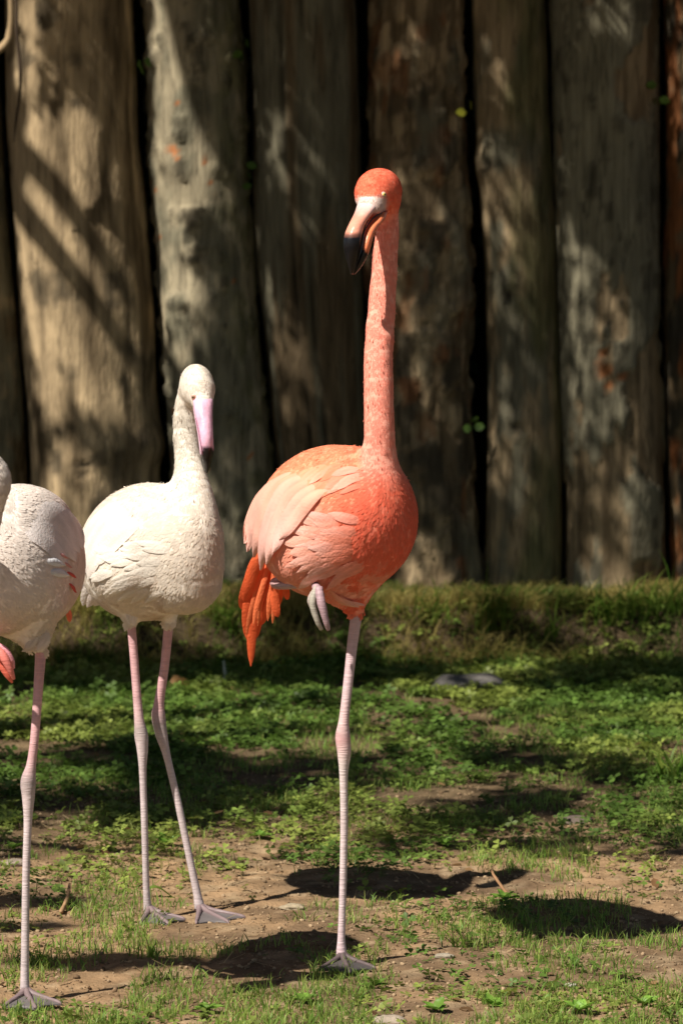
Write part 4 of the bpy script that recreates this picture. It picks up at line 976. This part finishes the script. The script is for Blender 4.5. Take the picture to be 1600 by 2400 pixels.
# brown leaf litter
n = 420; x = rng.uniform(-1.7, 1.7, n); y = rng.uniform(6.4, 11.3, n); P = gpoint(x, y); P[:, 2] += rng.uniform(.003, .02, n)*smooth(7.8, 8.6, y)+.002
V, F, c = leaves(P, rng.uniform(.010, .028, n), lerp(np.array([.16, .085, .04]), np.array([.36, .23, .11]), rng.random((n, 1))), 1.0, .35)
tag(link('leaf_litter', mesh_np('leaf_litter', V, F, c, True, [M_GRASS])), 'small dead brown leaves strewn over grass and soil', 'dead leaves', kind='stuff')
# single grass tufts that stand out
TUFTS = [(1125, 1470, .20, 60, 'tall green grass tuft hanging over the bank below the slim mossy log'), (1400, 1400, .16, 50, 'yellowish grass tuft on the bank at the right'),
         (1535, 1800, .11, 70, 'dense bright grass tuft at the right edge behind the clover'), (225, 2078, .055, 22, 'upright grass tuft in the bare soil left of the white flamingo foot'),
         (345, 2205, .05, 34, 'low grass tuft in front of the white flamingo'), (1060, 2180, .055, 34, 'grass tuft right of the orange flamingo foot'),
         (1455, 1385, .17, 40, 'arching yellow grass tuft on the bank beside the right edge'), (1540, 1370, .18, 44, 'tall grass tuft on the bank in the right corner below the reddish log'), (985, 1400, .14, 34, 'grass tuft on the bank just right of the orange flamingo belly'),
         (520, 1395, .13, 34, 'small grass tuft on the bank between the white and orange flamingos'), (1255, 1405, .14, 30, 'drooping grass tuft on the bank below the flaking log'), (110, 1410, .12, 26, 'grass tuft on the bank between the left and white flamingos'),
         (690, 2120, .035, 20, 'small pale grass tuft just left of the orange flamingo leg'), (90, 2220, .05, 24, 'grass tuft beside the left flamingo leg')]
for px, py, hh, nb, lab in TUFTS:
    p = on_ground(px, py) if py > 1560 else at(px, py-45, 11.2); p[2] = ground_z(np.array([p[0]]), np.array([p[1]]))[0]
    P = np.stack([rng.normal(0, .008+hh*.13, nb), rng.normal(0, .008+hh*.06, nb), np.full(nb, -.003)], -1)
    cc = lerp(np.array([.10, .22, .025]), np.array([.26, .32, .06]), rng.random((nb, 1)))*(.8 if py < 1560 else 1)
    V, F, c = blades(P, rng.uniform(.5, 1.1, nb)*hh, rng.uniform(.002, .0035, nb)*(2.0 if hh > .1 else 1), rng.uniform(.1, 1.0 if py > 1560 else 1.4, nb), cc, az=(None if py > 1560 else rng.normal(-1.57, .8, nb)))
    tag(link('grass_tuft', mesh_np('grass_tuft', V, F, c, True, [M_GRASS]), None, p), lab, 'grass tuft', 'grass tufts that stand out')
# broad-leaved weeds: each leaf a part
WEEDS = [(385, 1945, .036, 7, 'round-leaved weed between the legs of the white flamingo'), (1160, 2075, .030, 8, 'small leafy weed by the twig on bare soil'), (1020, 1940, .036, 7, 'weed with long leaves at the clover edge right of the orange leg'),
         (700, 2310, .030, 7, 'fresh green weed at the bottom edge below the orange flamingo'), (860, 2270, .026, 6, 'small weed in the shadow just right of the orange foot'), (470, 2325, .030, 7, 'leafy weed at the bottom edge left of centre'),
         (1130, 2312, .032, 8, 'broad-leaved weed at the bottom edge right of centre'), (1330, 2330, .030, 7, 'leafy weed near the bottom right corner'), (1000, 2330, .028, 7, 'low weed at the bottom edge between its neighbours'), (30, 1960, .032, 7, 'weed behind the leg of the left flamingo'),
         (1480, 2320, .030, 7, 'pale green weed in the bottom right corner'), (1250, 2300, .026, 6, 'small weed beside a pale pebble near the bottom'), (600, 1925, .028, 7, 'leafy weed in the clover left of the orange leg'), (960, 1645, .032, 8, 'bright weed in the sunny clover right of the orange leg')]
for px, py, sz, nl, lab in WEEDS:
    p = on_ground(px, py); p[2] = ground_z(np.array([p[0]]), np.array([p[1]]))[0]; e = empty('weed_plant', p); tag(e, lab, 'weed', 'broad-leaved weeds')
    q = np.array([.15, .27, .04])*rng.uniform(.85, 1.3)
    for j in range(nl):
        a = j*2.4+rng.random(); tl = rng.uniform(.2, 1.0); L_ = sz*rng.uniform(.7, 1.2); d = np.array([math.cos(a)*math.cos(tl), math.sin(a)*math.cos(tl), math.sin(tl)]); s_ = np.array([-math.sin(a), math.cos(a), 0]); k_ = np.cross(d, s_)
        t_ = np.linspace(0, 1, 12); wv = .34*np.sin(np.pi*np.clip(t_, 0, .985)**.8)**.8; V = []
        for t, w_ in zip(t_, wv):
            c0 = d*L_*t-np.array([0, 0, 1])*L_*.25*t*t
            V += [c0-s_*L_*w_+k_*L_*.05, c0-s_*L_*w_*.5+k_*L_*.05*math.sin(t*9+j), c0-k_*L_*.03, c0+s_*L_*w_*.5+k_*L_*.05*math.sin(t*8+j), c0+s_*L_*w_+k_*L_*.05]
        V = np.array(V)+np.array([0, 0, .004]); link('leaf', mesh_np('leaf', V, grid_faces(12, 5), np.broadcast_to(q*rng.uniform(.8, 1.25), V.shape), True, [M_LEAF]), e)
# stones
STONES = [(148, 2228, .011, (.50, .36, .27), 'small pinkish pebble on the soil right of the left flamingo leg'), (672, 2092, .018, (.34, .28, .19), 'flat yellowish stone left of the orange leg'), (1310, 2265, .009, (.42, .38, .33), 'pale pebble at lower right'),
          (1020, 2205, .014, (.30, .26, .20), 'flat pale stone right of the orange foot'), (35, 1985, .024, (.25, .20, .16), 'grey brown stone beside the left flamingo leg'), (1075, 1590, .085, (.14, .13, .12), 'flat dark grey slab at the foot of the bank'), (1320, 1890, .03, (.14, .11, .09), 'dark lump of earth at the right of the clover'), (890, 2345, .024, (.34, .28, .22), 'grey stone at the bottom edge')]
for px, py, r_, cc, lab in STONES:
    p = on_ground(px, py) if py > 1560 else at(px, py, 11.08); p[2] = ground_z(np.array([p[0]]), np.array([p[1]]))[0] if py > 1560 else p[2]
    V, F = ball((0, 0, 0), 1, n=18); q = fbm(V[:, 0]*1.8+px, V[:, 1]*1.8, V[:, 2]*1.8, 3)[:, None]; V = V*(.7+.6*q)*r_*np.array([1.25, .9, .40])+np.array([0, 0, r_*.10])
    tag(link('stone', mesh_np('stone', V, F, np.broadcast_to(np.array(cc), V.shape), True, [M_STONE]), None, p), lab, 'stone', 'stones lying on the ground')
# twigs and fallen leaves
def stick(name, pts, rad, cc, lab, cat):
    pts = np.array(pts); b = pts[0].copy(); V, F = tube(pts-b, rad, 16, 7, jitter=.2)
    o = link(name, mesh_np(name, V, F, np.broadcast_to(np.array(cc), V.shape), True, [M_BARK]), None, b); return tag(o, lab, cat)
g_ = lambda px, py, h=.004: on_ground(px, py)+np.array([0, 0, h])
stick('twig', [g_(1165, 2062, .005), g_(1150, 2052, .014), g_(1135, 2045, .026), g_(1128, 2040, .034)], [.0035, .003, .003, .002], (.30, .17, .09), 'short brown twig sticking up from the soil right of the orange leg', 'twig')
stick('twig', [g_(516, 1572, .0), g_(517, 1572, .02), g_(515, 1572, .045), g_(514, 1572, .06)], [.004, .004, .0035, .003], (.42, .44, .36), 'pale upright stick in the clover below the orange tail', 'twig')
stick('twig', [g_(140, 2100, .004), g_(152, 2085, .012), g_(158, 2072, .022), g_(160, 2062, .026)], [.004, .0035, .0035, .002], (.36, .22, .12), 'bent brown twig on the soil left of the white flamingo', 'twig')
stick('twig', [at(-30, 135, 11.55), at(8, 105, 11.55), at(22, 78, 11.56), at(25, 20, 11.56), at(20, -80, 11.58)], [.010, .011, .010, .008, .007], (.36, .26, .15), 'pale crooked dead branch in front of the fence at top left', 'branch')
stick('vine', [at(40, -90, 11.6), at(38, 60, 11.6), at(46, 150, 11.6), at(46, 210, 11.61), at(36, 280, 11.62), at(32, 325, 11.64)], [.004, .005, .005, .004, .0035, .0015], (.07, .05, .035), 'thin dark hanging vine in front of the broad tan log', 'vine')
def flat_leaf(name, px, py, L_, az, wd, cc, lab, curl=.3):
    p = on_ground(px, py); p[2] = ground_z(np.array([p[0]]), np.array([p[1]]))[0]+.006
    t = np.linspace(0, 1, 12); w_ = wd*np.sin(np.pi*t**.8)**.8; a = math.radians(az); d = np.array([math.cos(a), math.sin(a), 0]); s_ = np.array([-math.sin(a), math.cos(a), 0]); V = []
    for i, u in enumerate(np.linspace(-1, 1, 5)): V += [d*L_*(q-.5)+s_*w1*u+np.array([0, 0, 1])*(abs(u)*w1*curl+.012*math.sin(q*5)) for q, w1 in zip(t, w_)]
    V = np.array(V); tag(link(name, mesh_np(name, V, grid_faces(5, 12), np.broadcast_to(np.array(cc), V.shape), True, [M_LEAF]), None, p), lab, 'leaf')
flat_leaf('fallen_leaf', 372, 2058, .075, 15, .012, (.16, .24, .04), 'long green leaf lying flat between the white flamingo feet')
flat_leaf('dead_leaf', 420, 1588, .075, 20, .028, (.36, .20, .08), 'curled brown dead leaf at the foot of the bank behind the white flamingo', .8)
